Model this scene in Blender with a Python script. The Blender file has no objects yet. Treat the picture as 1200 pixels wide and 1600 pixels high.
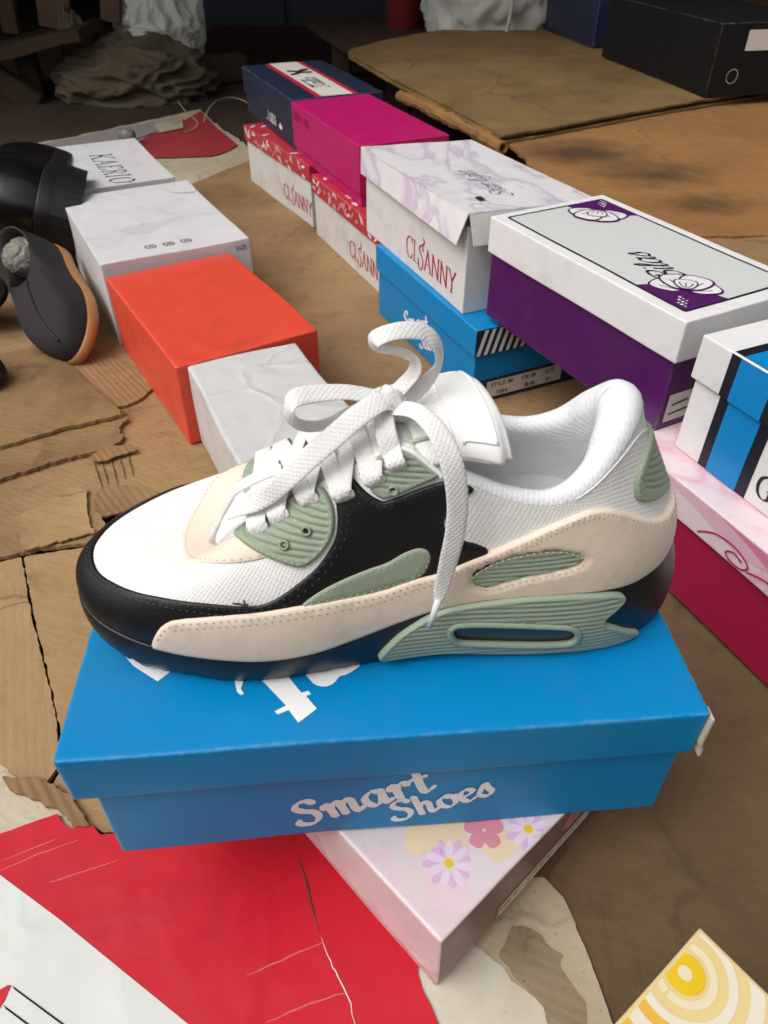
import bpy, bmesh, math, random
import numpy as np
from mathutils import Vector, Matrix, noise
from mathutils.geometry import delaunay_2d_cdt
sc = bpy.context.scene
COL = sc.collection
# ------------------------------------------------------------------ camera
cd = bpy.data.cameras.new('camera'); cam = bpy.data.objects.new('camera', cd); COL.objects.link(cam)
cam.location = (0, 0, .51685); cam.rotation_euler = (math.radians(90-40.5915), 0, 0)
cd.sensor_width = 36; cd.lens = 1151.18/1600*36; cd.clip_start = .02; cd.clip_end = 100
cd.dof.use_dof = True; cd.dof.focus_distance = .52; cd.dof.aperture_fstop = 18
sc.camera = cam
# ------------------------------------------------------------------ daylight: overcast, soft, from high on the left behind the camera
w = bpy.data.worlds.new('World'); sc.world = w; w.use_nodes = True
nt = w.node_tree; nt.nodes.clear()
sky = nt.nodes.new('ShaderNodeTexSky'); sky.sky_type = 'NISHITA'; sky.sun_disc = False
sky.sun_elevation = math.radians(56); sky.sun_rotation = math.radians(-122); sky.air_density = .9; sky.dust_density = 6; sky.ozone_density = .6
bg = nt.nodes.new('ShaderNodeBackground'); bg.inputs['Strength'].default_value = .15
out = nt.nodes.new('ShaderNodeOutputWorld')
hs = nt.nodes.new('ShaderNodeHueSaturation'); hs.inputs['Saturation'].default_value = .14   # overcast: the blue is washed out by cloud
nt.links.new(sky.outputs[0], hs.inputs['Color']); nt.links.new(hs.outputs[0], bg.inputs[0]); nt.links.new(bg.outputs[0], out.inputs[0])
sd = bpy.data.lights.new('overcast_sun', 'SUN'); sd.energy = 1.0; sd.angle = math.radians(50); sd.color = (1, .94, .85)
sun = bpy.data.objects.new('overcast_sun', sd); COL.objects.link(sun)
sdir = Vector((-math.cos(math.radians(56))*.97, -math.cos(math.radians(56))*.22, math.sin(math.radians(56))))
sun.rotation_euler = sdir.to_track_quat('Z', 'Y').to_euler()
sc.view_settings.view_transform = 'Standard'; sc.view_settings.look = 'None'
sc.view_settings.exposure = 0.0; sc.view_settings.gamma = 1; sc.view_settings.use_curve_mapping = False
sc.cycles.max_bounces = 8; sc.cycles.use_denoising = True

# ------------------------------------------------------------------ object helpers
def link(o, parent=None):
    COL.objects.link(o)
    if parent is not None: o.parent = parent
    return o
def thing(name, label, cat, loc=(0,0,0), rz=0, group=None, rot=None):
    o = bpy.data.objects.new(name, None); o.empty_display_size = .02; COL.objects.link(o)
    o.location = loc; o.rotation_euler = rot if rot else (0, 0, rz)
    o['label'] = label; o['category'] = cat
    if group: o['group'] = group
    return o
def tag(o, label, cat, group=None):
    o['label'] = label; o['category'] = cat
    if group: o['group'] = group
    return o
def mesh(name, V, Fs, m, parent=None, smooth=False, uv=None, attr=None, mats=None, mi=None):
    me = bpy.data.meshes.new(name); me.from_pydata([tuple(map(float, v)) for v in V], [], [tuple(map(int, f)) for f in Fs])
    ms = mats or [m]
    for x in ms: me.materials.append(x)
    if mi is not None: me.polygons.foreach_set('material_index', [int(x) for x in mi])
    if smooth: me.polygons.foreach_set('use_smooth', [True]*len(me.polygons))
    if uv is not None:
        l = me.uv_layers.new(name='UVMap'); idx = np.zeros(len(me.loops), int); me.loops.foreach_get('vertex_index', idx)
        l.data.foreach_set('uv', np.asarray(uv, np.float32)[idx].ravel())
    if attr is not None:
        for k, val in attr.items():
            a = me.attributes.new(k, 'FLOAT', 'POINT'); a.data.foreach_set('value', np.asarray(val, np.float32))
    me.update()
    return link(bpy.data.objects.new(name, me), parent)
def bm_obj(name, bm, m, parent=None, smooth=False):
    me = bpy.data.meshes.new(name); bm.normal_update(); bm.to_mesh(me); bm.free(); me.materials.append(m)
    if smooth: me.polygons.foreach_set('use_smooth', [True]*len(me.polygons))
    return link(bpy.data.objects.new(name, me), parent)
def chaikin(P, n=2, closed=True):
    P = np.asarray(P, float)
    for _ in range(n):
        if closed:
            Q = np.roll(P, -1, 0); P = np.stack([.75*P+.25*Q, .25*P+.75*Q], 1).reshape(-1, P.shape[1])
        else:
            A, B = P[:-1], P[1:]; M = np.stack([.75*A+.25*B, .25*A+.75*B], 1).reshape(-1, P.shape[1])
            P = np.concatenate([P[:1], M[1:-1], P[-1:]]) if len(P) > 2 else P
    return P
def spline(P, n=8, closed=False):
    """Catmull-Rom through the points, n samples per span"""
    P = np.asarray(P, float); N = len(P); o = []
    rng = range(N) if closed else range(N-1)
    for i in rng:
        g = (lambda k: P[k % N]) if closed else (lambda k: P[min(max(k, 0), N-1)])
        a, b, c, d = g(i-1), g(i), g(i+1), g(i+2)
        for k in range(n):
            f = k/n; o.append(.5*((2*b)+(c-a)*f+(2*a-5*b+4*c-d)*f*f+(3*b-a-3*c+d)*f**3))
    if not closed: o.append(P[-1])
    return np.array(o)
def resample(P, step, closed=True):
    P = np.asarray(P, float); Q = np.vstack([P, P[:1]]) if closed else P
    L = np.concatenate([[0], np.cumsum(np.linalg.norm(np.diff(Q, axis=0), axis=1))])
    n = max(3 if closed else 1, int(round(L[-1]/step))); s = np.linspace(0, L[-1], n+1)
    R = np.stack([np.interp(s, L, Q[:, k]) for k in range(Q.shape[1])], 1)
    return R[:-1] if closed else R
def densify(P, step):
    """subdivide every edge of a closed outline, keeping its corners"""
    P = np.asarray(P, float); o = []
    for a, b in zip(P, np.roll(P, -1, 0)):
        k = max(1, int(math.ceil(np.linalg.norm(b-a)/step))); o += [a+(b-a)*i/k for i in range(k)]
    return np.array(o)
def area2(P): x, y = P[:, 0], P[:, 1]; return .5*np.sum(x*np.roll(y, -1)-np.roll(x, -1)*y)
def inset(P, d):
    if area2(P) < 0: P = P[::-1]
    T = np.roll(P, -1, 0)-np.roll(P, 1, 0); N = np.stack([-T[:, 1], T[:, 0]], 1); N /= np.maximum(np.linalg.norm(N, axis=1, keepdims=True), 1e-9)
    return P+N*d
def dist_poly(Q, P):
    """distance of points Q to the closed outline P and inside flags"""
    A = P; B = np.roll(P, -1, 0); AB = B-A; L = np.maximum((AB**2).sum(1), 1e-18)
    d = np.full(len(Q), 1e9); ins = np.zeros(len(Q), bool)
    for k in range(len(A)):
        w_ = Q-A[k]; t = np.clip((w_@AB[k])/L[k], 0, 1); r = w_-t[:, None]*AB[k]
        d = np.minimum(d, (r**2).sum(1))
        c = (A[k, 1] > Q[:, 1]) != (B[k, 1] > Q[:, 1])
        den = AB[k, 1] if abs(AB[k, 1]) > 1e-15 else 1e-15
        ins ^= c & (Q[:, 0] < A[k, 0]+(Q[:, 1]-A[k, 1])/den*AB[k, 0])
    return np.sqrt(d), ins
def fill(P, step, holes=(), rings=()):
    """triangulate the inside of outline P (2-D) with a fine inner lattice; returns points, faces, distance to edge"""
    P = np.asarray(P, float)
    if area2(P) < 0: P = P[::-1]
    loops = [P]+[np.asarray(h, float) for h in holes]
    x0, y0 = P.min(0); x1, y1 = P.max(0); gy = np.arange(y0, y1, step*.866)
    G = np.concatenate([np.stack([np.arange(x0+(k % 2)*step/2, x1, step), np.full(len(np.arange(x0+(k % 2)*step/2, x1, step)), y)], 1) for k, y in enumerate(gy)]) if len(gy) else np.zeros((0, 2))
    def clean(Q, lo):
        d, i = dist_poly(Q, P); ok = i & (d > lo)
        for h in loops[1:]:
            dh, ih = dist_poly(Q, h); ok &= ~ih & (dh > lo)
        return Q[ok]
    extra = []
    for r in rings:
        R = inset(P, r); extra.append(clean(R, r*.8))
    G = clean(G, (rings[-1] if rings else 0)+step*.45)
    pts = np.concatenate(loops+extra+[G]); edges = []; o = 0
    for Lp in loops:
        edges += [(o+i, o+(i+1) % len(Lp)) for i in range(len(Lp))]; o += len(Lp)
    v, e, f, *_ = delaunay_2d_cdt([Vector(p) for p in pts], edges, [], 0, 1e-7)
    v = np.array([tuple(x) for x in v]); f = [list(x) for x in f]
    cen = np.array([v[x].mean(0) for x in f]); d, i = dist_poly(cen, P)
    for h in loops[1:]:
        dh, ih = dist_poly(cen, h); i &= ~ih
    f = [x for x, k in zip(f, i) if k]
    f = [x if area2(v[x]) > 0 else x[::-1] for x in f]
    D, _ = dist_poly(v, P)
    for h in loops[1:]: D = np.minimum(D, dist_poly(v, h)[0])
    return v, f, D
def tube(P, r, n=8, cap=True):
    """swept round tube, returns V,F"""
    P = np.asarray(P, float); V = []; F = []
    T = np.gradient(P, axis=0); T /= np.maximum(np.linalg.norm(T, axis=1, keepdims=True), 1e-9)
    u = np.cross(T[0], [0, 0, 1.]); u = u if np.linalg.norm(u) > .1 else np.cross(T[0], [1., 0, 0]); u /= np.linalg.norm(u)
    rr = np.broadcast_to(r, (len(P),))
    for i in range(len(P)):
        u = u-T[i]*(u@T[i]); u /= np.linalg.norm(u); b = np.cross(T[i], u)
        for k in range(n):
            a = 2*math.pi*k/n; V.append(P[i]+rr[i]*(math.cos(a)*u+math.sin(a)*b))
    for i in range(len(P)-1):
        for k in range(n):
            a, b = i*n+k, i*n+(k+1) % n; F.append((a, b, b+n, a+n))
    if cap: F.append(tuple(range(n))[::-1]); F.append(tuple(range(len(V)-n, len(V))))
    return V, F
def merge(parts):
    V = []; F = []
    for v, f in parts:
        o = len(V); V += list(v); F += [tuple(i+o for i in x) for x in f]
    return V, F
def n3(p, s, seed=0): return noise.noise(Vector((p[0]*s+seed*7.3, p[1]*s-seed*3.1, p[2]*s+seed*5.7)))

# ------------------------------------------------------------------ procedural materials
class NT:
    def __init__(s, name):
        s.m = bpy.data.materials.new(name); s.m.use_nodes = True; s.t = s.m.node_tree; s.p = s.t.nodes['Principled BSDF']
    def n(s, typ, ins=None, **kw):
        x = s.t.nodes.new(typ)
        for k, v in kw.items(): setattr(x, k, v)
        for k, v in (ins or {}).items():
            if hasattr(v, 'is_output') : s.t.links.new(v, x.inputs[k])
            else: x.inputs[k].default_value = v
        return x
    def l(s, a, b): s.t.links.new(a, b)
    def obj(s): return s.n('ShaderNodeTexCoord').outputs['Object']
    def uv(s): return s.n('ShaderNodeTexCoord').outputs['UV']
    def noise(s, vec, scale, detail=4, rough=.55, dist=0):
        return s.n('ShaderNodeTexNoise', {'Vector': vec, 'Scale': scale, 'Detail': detail, 'Roughness': rough, 'Distortion': dist}).outputs['Fac']
    def ramp(s, f, a, b, ca=(0,0,0,1), cb=(1,1,1,1)):
        r = s.n('ShaderNodeValToRGB', {'Fac': f}); e = r.color_ramp.elements
        e[0].position = a; e[1].position = b; e[0].color = ca; e[1].color = cb; return r.outputs['Color']
    def mix(s, f, a, b, typ='MIX'):
        x = s.n('ShaderNodeMix', data_type='RGBA', blend_type=typ)
        for k, v in ((0, f), (6, a), (7, b)):
            if hasattr(v, 'is_output'): s.t.links.new(v, x.inputs[k])
            else: x.inputs[k].default_value = v if k == 0 else (tuple(v)+(1,))[:4]
        return x.outputs[2]
    def math(s, op, a, b=0.0, c=None):
        x = s.n('ShaderNodeMath', operation=op)
        for k, v in enumerate((a, b) if c is None else (a, b, c)):
            if hasattr(v, 'is_output'): s.t.links.new(v, x.inputs[k])
            else: x.inputs[k].default_value = v
        return x.outputs[0]
    def mapped(s, vec, scale=(1,1,1), rot=(0,0,0), loc=(0,0,0)):
        return s.n('ShaderNodeMapping', {'Vector': vec, 'Scale': scale, 'Rotation': rot, 'Location': loc}).outputs[0]
    def bump(s, h, strength=.3, dist=.001, prev=None):
        b = s.n('ShaderNodeBump', {'Height': h, 'Strength': strength, 'Distance': dist})
        if prev is not None: s.l(prev, b.inputs['Normal'])
        s.l(b.outputs[0], s.p.inputs['Normal']); return b.outputs[0]
    def done(s, col, rough=.6, spec=.5):
        for k, v in (('Base Color', col), ('Roughness', rough), ('Specular IOR Level', spec)):
            if hasattr(v, 'is_output'): s.l(v, s.p.inputs[k])
            else: s.p.inputs[k].default_value = (tuple(v)+(1,))[:4] if k == 'Base Color' else v
        return s.m
def hexc(h):
    c = [int(h[i:i+2], 16)/255 for i in (0, 2, 4)]
    return tuple(x/12.92 if x <= .04045 else ((x+.055)/1.055)**2.4 for x in c)
def plain(name, col, rough=.6, var=.12, spec=.4, scale=60, bump=.0):
    t = NT(name); o = t.obj(); f = t.noise(o, scale)
    c = t.mix(f, tuple(x*(1-var) for x in col), tuple(min(1, x*(1+var)) for x in col))
    if bump: t.bump(t.noise(o, scale*4, 3), bump, .0006)
    return t.done(c, rough, spec)
def paper(name, col, rough=.42, wear=.5, dirt=.25, wearcol=(.55,.5,.42), dirtcol=(.12,.09,.06), spec=.45, seed=0, bend=.25, veins=None, crease=0, cscale=7):
    """printed paper over thin card: rubbed edges, smudges, faint dents"""
    t = NT(name); o = t.mapped(t.obj(), loc=(seed*1.7, seed*.9, seed*.3))
    base = t.mix(t.noise(o, 22, 3), tuple(x*.94 for x in col), tuple(min(1, x*1.05) for x in col))
    if veins:
        d = t.noise(o, 5, 3); wv = t.n('ShaderNodeTexNoise', {'Vector': t.mapped(o, scale=(1,1.7,1)), 'Scale': 5.5, 'Detail': 5, 'Distortion': 1.6}).outputs['Fac']
        ridge = t.math('ABSOLUTE', t.math('SUBTRACT', wv, .5)); base = t.mix(t.ramp(ridge, .0, .05, (.75,)*3+(1,), (0,0,0,1)), base, veins)
    if dirt:
        m1 = t.math('MULTIPLY', t.ramp(t.noise(o, 14, 6, .7, .6), .52, .80), dirt)
        base = t.mix(m1, base, dirtcol)
        sp = t.ramp(t.noise(o, 260, 2), .735, .76); base = t.mix(t.math('MULTIPLY', sp, min(1, dirt*1.8)), base, dirtcol)
    cb = None
    if crease:
        q_ = t.n('ShaderNodeVectorMath', {0: o, 1: t.n('ShaderNodeVectorMath', {0: t.n('ShaderNodeTexNoise', {'Vector': o, 'Scale': 12, 'Detail': 4}).outputs['Color'], 1: (.06, .06, .06)}, operation='MULTIPLY').outputs[0]}, operation='ADD').outputs[0]
        vd = t.n('ShaderNodeTexVoronoi', {'Vector': q_, 'Scale': cscale}, feature='DISTANCE_TO_EDGE').outputs['Distance']
        gate = t.ramp(t.noise(o, 6, 2), .44, .56)
        cl_ = t.math('MULTIPLY', t.ramp(vd, 0, .022, (1,)*3+(1,), (0,0,0,1)), gate); base = t.mix(t.math('MULTIPLY', cl_, crease*.45), base, tuple(x*.55 for x in col)); cb = t.math('MULTIPLY', t.ramp(vd, 0, .07, (1,)*3+(1,), (0,0,0,1)), gate)
    e = t.n('ShaderNodeAttribute', attribute_name='edge').outputs['Fac']
    wn = t.math('MULTIPLY', t.ramp(t.noise(o, 75, 5, .75), .40, .72), .0034)
    wr = t.math('MULTIPLY', t.ramp(t.math('SUBTRACT', t.math('ADD', wn, .0002), e), 0, .0009), wear)
    base = t.mix(wr, base, wearcol)
    r = t.math('ADD', t.math('MULTIPLY', t.noise(o, 40, 4), .25), rough-.12)
    nb = t.bump(t.noise(o, 18, 2), bend, .004)
    if cb is not None: nb = t.bump(cb, min(1, crease), .0016, nb)
    t.bump(t.noise(o, 900, 2), .05, .0003, nb)
    return t.done(base, r, spec)
def cardboard(name, col, dark, rot=0, rough=.8, corr=.5, stain=.5, seed=0, grime=(.05,.04,.03), spots=None, period=.0075):
    t = NT(name); g = t.mapped(t.obj(), loc=(seed*2.1, seed*1.3, seed*.7)); r = t.mapped(g, rot=(0, 0, rot))
    fib = t.noise(t.mapped(r, scale=(1, 9, 1)), 60, 5, .65)
    base = t.mix(fib, tuple(x*.76 for x in col), tuple(x*1.24 for x in col))
    base = t.mix(t.math('MULTIPLY', t.ramp(t.noise(t.mapped(r, scale=(.35, 4, 1)), 30, 4, .7), .45, .75), .30), base, tuple(x*.62 for x in col))
    base = t.mix(t.math('MULTIPLY', t.ramp(t.noise(g, 5, 6, .62, .4), .40, .72), stain), base, dark)
    base = t.mix(t.math('MULTIPLY', t.ramp(t.noise(g, 17, 5, .7, .8), .55, .78), stain*.8), base, grime)
    cr = t.noise(t.mapped(r, scale=(1, 3.2, 1)), 9, 4, .6, 1.2); cr = t.math('ABSOLUTE', t.math('SUBTRACT', cr, .5))
    base = t.mix(t.math('MULTIPLY', t.ramp(cr, 0, .012, (1,)*3+(1,), (0,0,0,1)), .14), base, tuple(x*.45 for x in col))
    base = t.mix(t.math('MULTIPLY', t.ramp(t.noise(g, 300, 2), .70, .74), .5), base, grime)
    q_ = t.n('ShaderNodeVectorMath', {0: t.mapped(r, scale=(1,.45,1)), 1: t.n('ShaderNodeVectorMath', {0: t.n('ShaderNodeTexNoise', {'Vector': g, 'Scale': 9, 'Detail': 5}).outputs['Color'], 1: (.05, .05, .05)}, operation='MULTIPLY').outputs[0]}, operation='ADD').outputs[0]
    vd = t.n('ShaderNodeTexVoronoi', {'Vector': q_, 'Scale': 4.5}, feature='DISTANCE_TO_EDGE').outputs['Distance']; gate = t.ramp(t.noise(g, 4, 2), .47, .6)
    base = t.mix(t.math('MULTIPLY', t.math('MULTIPLY', t.ramp(vd, 0, .008, (1,)*3+(1,), (0,0,0,1)), gate), .55), base, tuple(x*.3 for x in col)); cf = t.math('MULTIPLY', t.ramp(vd, 0, .03, (1,)*3+(1,), (0,0,0,1)), gate)
    if spots:
        for (cx, cy, rx, ry, a, k) in spots:
            q = t.mapped(t.obj(), loc=(-cx, -cy, 0)); q = t.mapped(q, rot=(0, 0, -a)); q = t.mapped(q, scale=(1/rx, 1/ry, 0))
            q2 = t.n('ShaderNodeVectorMath', {0: q, 1: t.n('ShaderNodeTexNoise', {'Vector': t.obj(), 'Scale': 22, 'Detail': 5}).outputs['Color']}, operation='ADD').outputs[0]
            ln = t.n('ShaderNodeVectorMath', {0: t.n('ShaderNodeVectorMath', {0: q2, 1: (.5, .5, .5)}, operation='SUBTRACT').outputs[0]}, operation='LENGTH').outputs['Value']
            base = t.mix(t.math('MULTIPLY', t.ramp(ln, .15, 1.05, (1,)*3+(1,), (0,0,0,1)), k), base, (.018, .016, .012))
    wv = t.n('ShaderNodeTexWave', {'Vector': r, 'Scale': 2*math.pi/period/20, 'Distortion': .6, 'Detail': 1, 'Detail Scale': 1}, bands_direction='Y').outputs['Fac']
    base = t.mix(t.math('MULTIPLY', t.math('MULTIPLY', t.math('SUBTRACT', 1.0, wv), t.ramp(t.noise(g, 7, 3), .42, .66)), min(.5, corr*.45)), base, dark)
    b1 = t.bump(wv, min(1, corr*.7), .0016); b2 = t.bump(t.noise(g, 26, 6, .7), .5, .003, b1); t.bump(cf, .6, .0025, b2)
    return t.done(base, rough, .2)
def weave(name, col, per=.0016, depth=.0004, rough=.7, var=.04, rot=.6, strength=.6):
    """knit/mesh cloth bump in UV metres"""
    t = NT(name); u = t.mapped(t.uv(), rot=(0, 0, rot)); k = 2*math.pi/per/20
    a = t.n('ShaderNodeTexWave', {'Vector': u, 'Scale': k}, bands_direction='X').outputs['Fac']
    b = t.n('ShaderNodeTexWave', {'Vector': u, 'Scale': k}, bands_direction='Y').outputs['Fac']
    h = t.math('MULTIPLY', a, b)
    o = t.obj(); c = t.mix(t.noise(o, 30), tuple(x*(1-var) for x in col), col)
    c = t.mix(t.math('MULTIPLY', t.math('SUBTRACT', 1.0, h), .06), c, tuple(x*.6 for x in col))
    b0 = t.bump(t.noise(o, 48, 4, .6, .5), .22, .003); t.bump(h, strength, depth, b0); return t.done(c, rough, .3)
def leather(name, col, rough=.5, spec=.45, pebble=.25, scale=700, var=.05, dirt=0, fold=.2):
    t = NT(name); o = t.obj()
    c = t.mix(t.noise(o, 35, 4), tuple(x*(1-var) for x in col), tuple(min(1, x*(1+var)) for x in col))
    if dirt: c = t.mix(t.math('MULTIPLY', t.ramp(t.noise(o, 45, 5, .7), .55, .8), dirt), c, tuple(x*.45 for x in col))
    v = t.n('ShaderNodeTexVoronoi', {'Vector': o, 'Scale': scale}, feature='SMOOTH_F1').outputs['Distance']
    b1 = t.bump(v, pebble, .0006); t.bump(t.noise(o, 55, 3), fold, .002, b1)
    return t.done(c, rough, spec)

# ------------------------------------------------------------------ lettering: pen strokes turned into thin printed shapes
SCRIPT = {
 'S': (1.12, [[(1.02,1.38),(.86,1.62),(.5,1.62),(.28,1.32),(.46,1.0),(.78,.76),(.84,.36),(.56,.0),(.16,.04),(-.02,.26),(.1,.44)]]),
 'm': (1.50, [[(0,.7),(.12,.98),(.24,.8),(.22,0)],[(.22,.5),(.46,.96),(.68,.85),(.66,0)],[(.66,.5),(.92,.96),(1.14,.84),(1.12,.2),(1.24,-.02),(1.48,.2)]]),
 'a': (1.05, [[(.74,.86),(.46,1.0),(.12,.7),(.1,.25),(.33,0),(.6,.2),(.76,.6)],[(.82,1.0),(.76,.25),(.86,0),(1.1,.2)]]),
 'r': (.82, [[(0,.7),(.14,1.0),(.24,.75),(.22,0)],[(.22,.5),(.42,.94),(.64,.98),(.74,.8)]]),
 't': (.80, [[(.36,1.5),(.28,.3),(.42,-.02),(.78,.22)],[(.02,1.0),(.68,1.03)]]),
 'h': (1.0, [[(.2,1.66),(.14,0)],[(.14,.5),(.4,.96),(.64,.82),(.62,.2),(.74,-.02),(1.0,.2)]]),
 'o': (.95, [[(.46,1.0),(.13,.74),(.12,.25),(.44,0),(.78,.26),(.78,.74),(.5,1.0),(.6,.82),(.98,.86)]]),
 'e': (.85, [[(.1,.46),(.48,.54),(.7,.78),(.46,1.0),(.16,.78),(.1,.35),(.36,0),(.84,.24)]]),
 's': (.75, [[(.0,.3),(.42,1.02),(.52,.6),(.6,.28),(.36,0),(.04,.16)]]),
 'i': (.45, [[(.16,1.0),(.12,.2),(.22,0),(.45,.2)],[(.18,1.42),(.2,1.5)]]),
 'l': (.45, [[(.0,.3),(.34,1.2),(.3,1.66),(.14,1.4),(.12,.2),(.24,0),(.46,.2)]]),
 'g': (.95, [[(.74,.86),(.46,1.0),(.12,.7),(.1,.3),(.33,.05),(.6,.2),(.78,.7)],[(.84,1.0),(.76,-.2),(.5,-.66),(.16,-.5),(.5,-.1),(.98,.2)]]),
 'T': (1.1, [[(-.1,1.3),(.1,1.62),(.6,1.5),(1.3,1.66)],[(.7,1.54),(.56,.5),(.3,0),(.02,.12)]]),
 'B': (1.3, [[(.5,1.5),(.4,.6),(.16,0)],[(-.25,1.0),(-.2,1.5),(.5,1.72),(1.1,1.55),(1.0,1.05),(.5,.86),(1.05,.7),(1.1,.2),(.6,-.05),(.1,.1),(-.3,.5)]]),
 ' ': (.6, [])}
SERIF = {
 'C': (1.15, [[(1.0,1.22),(.94,1.46),(.6,1.54),(.2,1.26),(.08,.76),(.22,.24),(.6,-.03),(.92,.1),(1.02,.36)],[(1.0,1.22),(1.0,1.52)]]),
 'L': (.95, [[(.24,1.5),(.24,.0)],[(.04,1.5),(.46,1.5)],[(.04,.02),(.88,.02),(.92,.4)]]),
 'S': (.9, [[(.76,1.2),(.7,1.46),(.42,1.54),(.16,1.22),(.38,.9),(.66,.62),(.74,.22),(.44,-.26),(.1,-.2),(.04,.1)],[(.6,1.5),(.9,1.9),(.7,2.1)]]),
 'A': (1.2, [[(.58,1.54),(1.06,0)],[(.6,1.5),(.16,0)],[(.3,.5),(.88,.5)],[(0,.0),(.34,.0)],[(.84,.0),(1.24,.0)]]),
 'N': (1.3, [[(.2,1.5),(1.06,.0)],[(.2,1.5),(.2,0)],[(1.06,1.5),(1.06,0)],[(0,1.5),(.3,1.5)],[(.02,0),(.4,0)],[(.86,1.5),(1.26,1.5)]]),
 'Y': (1.15, [[(.1,1.5),(.56,.76),(.56,0)],[(1.02,1.5),(.58,.76)],[(0,1.5),(.34,1.5)],[(.84,1.5),(1.2,1.5)],[(.36,0),(.78,0)]]),
 'K': (1.15, [[(.24,1.5),(.24,0)],[(1.0,1.5),(.3,.7)],[(.42,.84),(1.06,0)],[(.04,1.5),(.44,1.5)],[(.04,0),(.44,0)],[(.82,1.5),(1.2,1.52)],[(.9,0),(1.24,0)]]),
 'E': (1.0, [[(.24,1.5),(.24,0)],[(.04,1.49),(.86,1.49),(.88,1.2)],[(.24,.78),(.66,.78)],[(.04,.01),(.86,.01),(.92,.34)]]),
 'R': (1.15, [[(.24,1.5),(.24,0)],[(.04,1.49),(.6,1.5),(.92,1.15),(.62,.78),(.24,.76)],[(.5,.78),(1.08,0)],[(.04,0),(.44,0)],[(.94,0),(1.22,0)]]),
 'I': (.6, [[(.3,1.5),(.3,0)],[(.1,1.5),(.5,1.5)],[(.1,0),(.5,0)]]),
 'O': (1.25, [[(.6,1.54),(.18,1.26),(.08,.75),(.2,.24),(.6,-.03),(1.0,.24),(1.12,.75),(1.02,1.26),(.6,1.54)]]),
 'G': (1.25, [[(1.02,1.2),(.94,1.46),(.6,1.54),(.2,1.26),(.08,.76),(.22,.24),(.6,-.03),(1.0,.12),(1.02,.6)],[(.74,.62),(1.24,.62)]]),
 'l': (.6, [[(.3,1.6),(.3,0)],[(.1,0),(.5,0)],[(.12,1.58),(.3,1.6)]]),
 'o': (.95, [[(.46,1.0),(.14,.76),(.1,.3),(.44,0),(.8,.26),(.8,.74),(.46,1.0)]]),
 ' ': (.6, [])}
def _sans():
    b = {'A': [[(0,0),(.5,1.5),(1,0)],[(.2,.5),(.8,.5)]], 'B': [[(.1,0),(.1,1.5),(.7,1.45),(.85,1.1),(.6,.8),(.1,.78)],[(.6,.8),(.95,.5),(.75,.05),(.1,0)]],
     'C': [[(.95,1.2),(.6,1.5),(.15,1.2),(.1,.4),(.5,0),(.95,.25)]], 'D': [[(.1,0),(.1,1.5),(.6,1.45),(.95,.9),(.85,.3),(.5,.03),(.1,0)]], 'E': [[(.9,1.5),(.1,1.5),(.1,0),(.9,0)],[(.1,.78),(.75,.78)]],
     'L': [[(.1,1.5),(.1,0),(.85,0)]], 'N': [[(.1,0),(.1,1.5),(.9,0),(.9,1.5)]], 'O': [[(.5,1.5),(.1,1.1),(.1,.4),(.5,0),(.9,.4),(.9,1.1),(.5,1.5)]],
     'R': [[(.1,0),(.1,1.5),(.75,1.45),(.9,1.1),(.7,.78),(.1,.75)],[(.5,.75),(.95,0)]], 'S': [[(.9,1.3),(.5,1.5),(.12,1.2),(.4,.8),(.85,.5),(.6,.02),(.1,.2)]], 'T': [[(0,1.5),(1,1.5)],[(.5,1.5),(.5,0)]],
     'Y': [[(0,1.5),(.5,.75),(1,1.5)],[(.5,.75),(.5,0)]], 'I': [[(.3,1.5),(.3,0)]], 'Z': [[(.1,1.5),(.9,1.5),(.1,0),(.9,0)]], 'K': [[(.1,1.5),(.1,0)],[(.9,1.5),(.1,.7),(.9,0)]], 'U': [[(.1,1.5),(.1,.4),(.5,0),(.9,.4),(.9,1.5)]],
     '4': [[(.7,0),(.7,1.5),(0,.5),(1,.5)]], '1': [[(.2,1.2),(.5,1.5),(.5,0)]], '.': [[(.3,0),(.3,.12)]], '0': [[(.5,1.5),(.1,1.1),(.1,.4),(.5,0),(.9,.4),(.9,1.1),(.5,1.5)]], '8': [[(.5,1.5),(.2,1.15),(.5,.8),(.9,.4),(.5,0),(.1,.4),(.5,.8),(.8,1.15),(.5,1.5)]]}
    d = {k: (1.25, v) for k, v in b.items()}; d[' '] = (.8, []); d['I'] = (.75, d['I'][1]); d['.'] = (.7, d['.'][1]); return d
SANS = _sans()
def layout(text, font, size, pen=.14, thin=.35, ang=25, slant=0, squeeze=1.0, smooth=True, track=0):
    """2-D stroke strips for a word, baseline at 0,0; size = x-height in metres; returns list of (points, faces) and total width"""
    x = 0; S = []; pa = math.radians(ang); pv = np.array([math.cos(pa), math.sin(pa)])
    for ch in text:
        adv, strokes = font[ch]
        for st in strokes:
            P = np.array(st, float); P[:, 0] *= squeeze
            if smooth and len(P) > 2: P = spline(P, 10)
            P = resample(P, .035, False) if len(P) > 2 else resample(P, .2, False)
            T = np.gradient(P, axis=0) if len(P) > 1 else np.array([[1, 0]]); T /= np.maximum(np.linalg.norm(T, axis=1, keepdims=True), 1e-9)
            N = np.stack([-T[:, 1], T[:, 0]], 1); c = np.abs(N@pv); hw = pen*(thin+(1-thin)*c)[:, None]
            V = np.concatenate([P+N*hw, P-N*hw, [P[0]-T[0]*hw[0]*.7, P[-1]+T[-1]*hw[-1]*.7]]); n = len(P)
            F = [(i, n+i, n+i+1, i+1) for i in range(n-1)]+[(0, 2*n, n), (n-1, 2*n-1, 2*n+1)]
            V[:, 0] += x+slant*V[:, 1]; S.append((V*size, F))
        x += adv*squeeze+track
    return S, x*size
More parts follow.
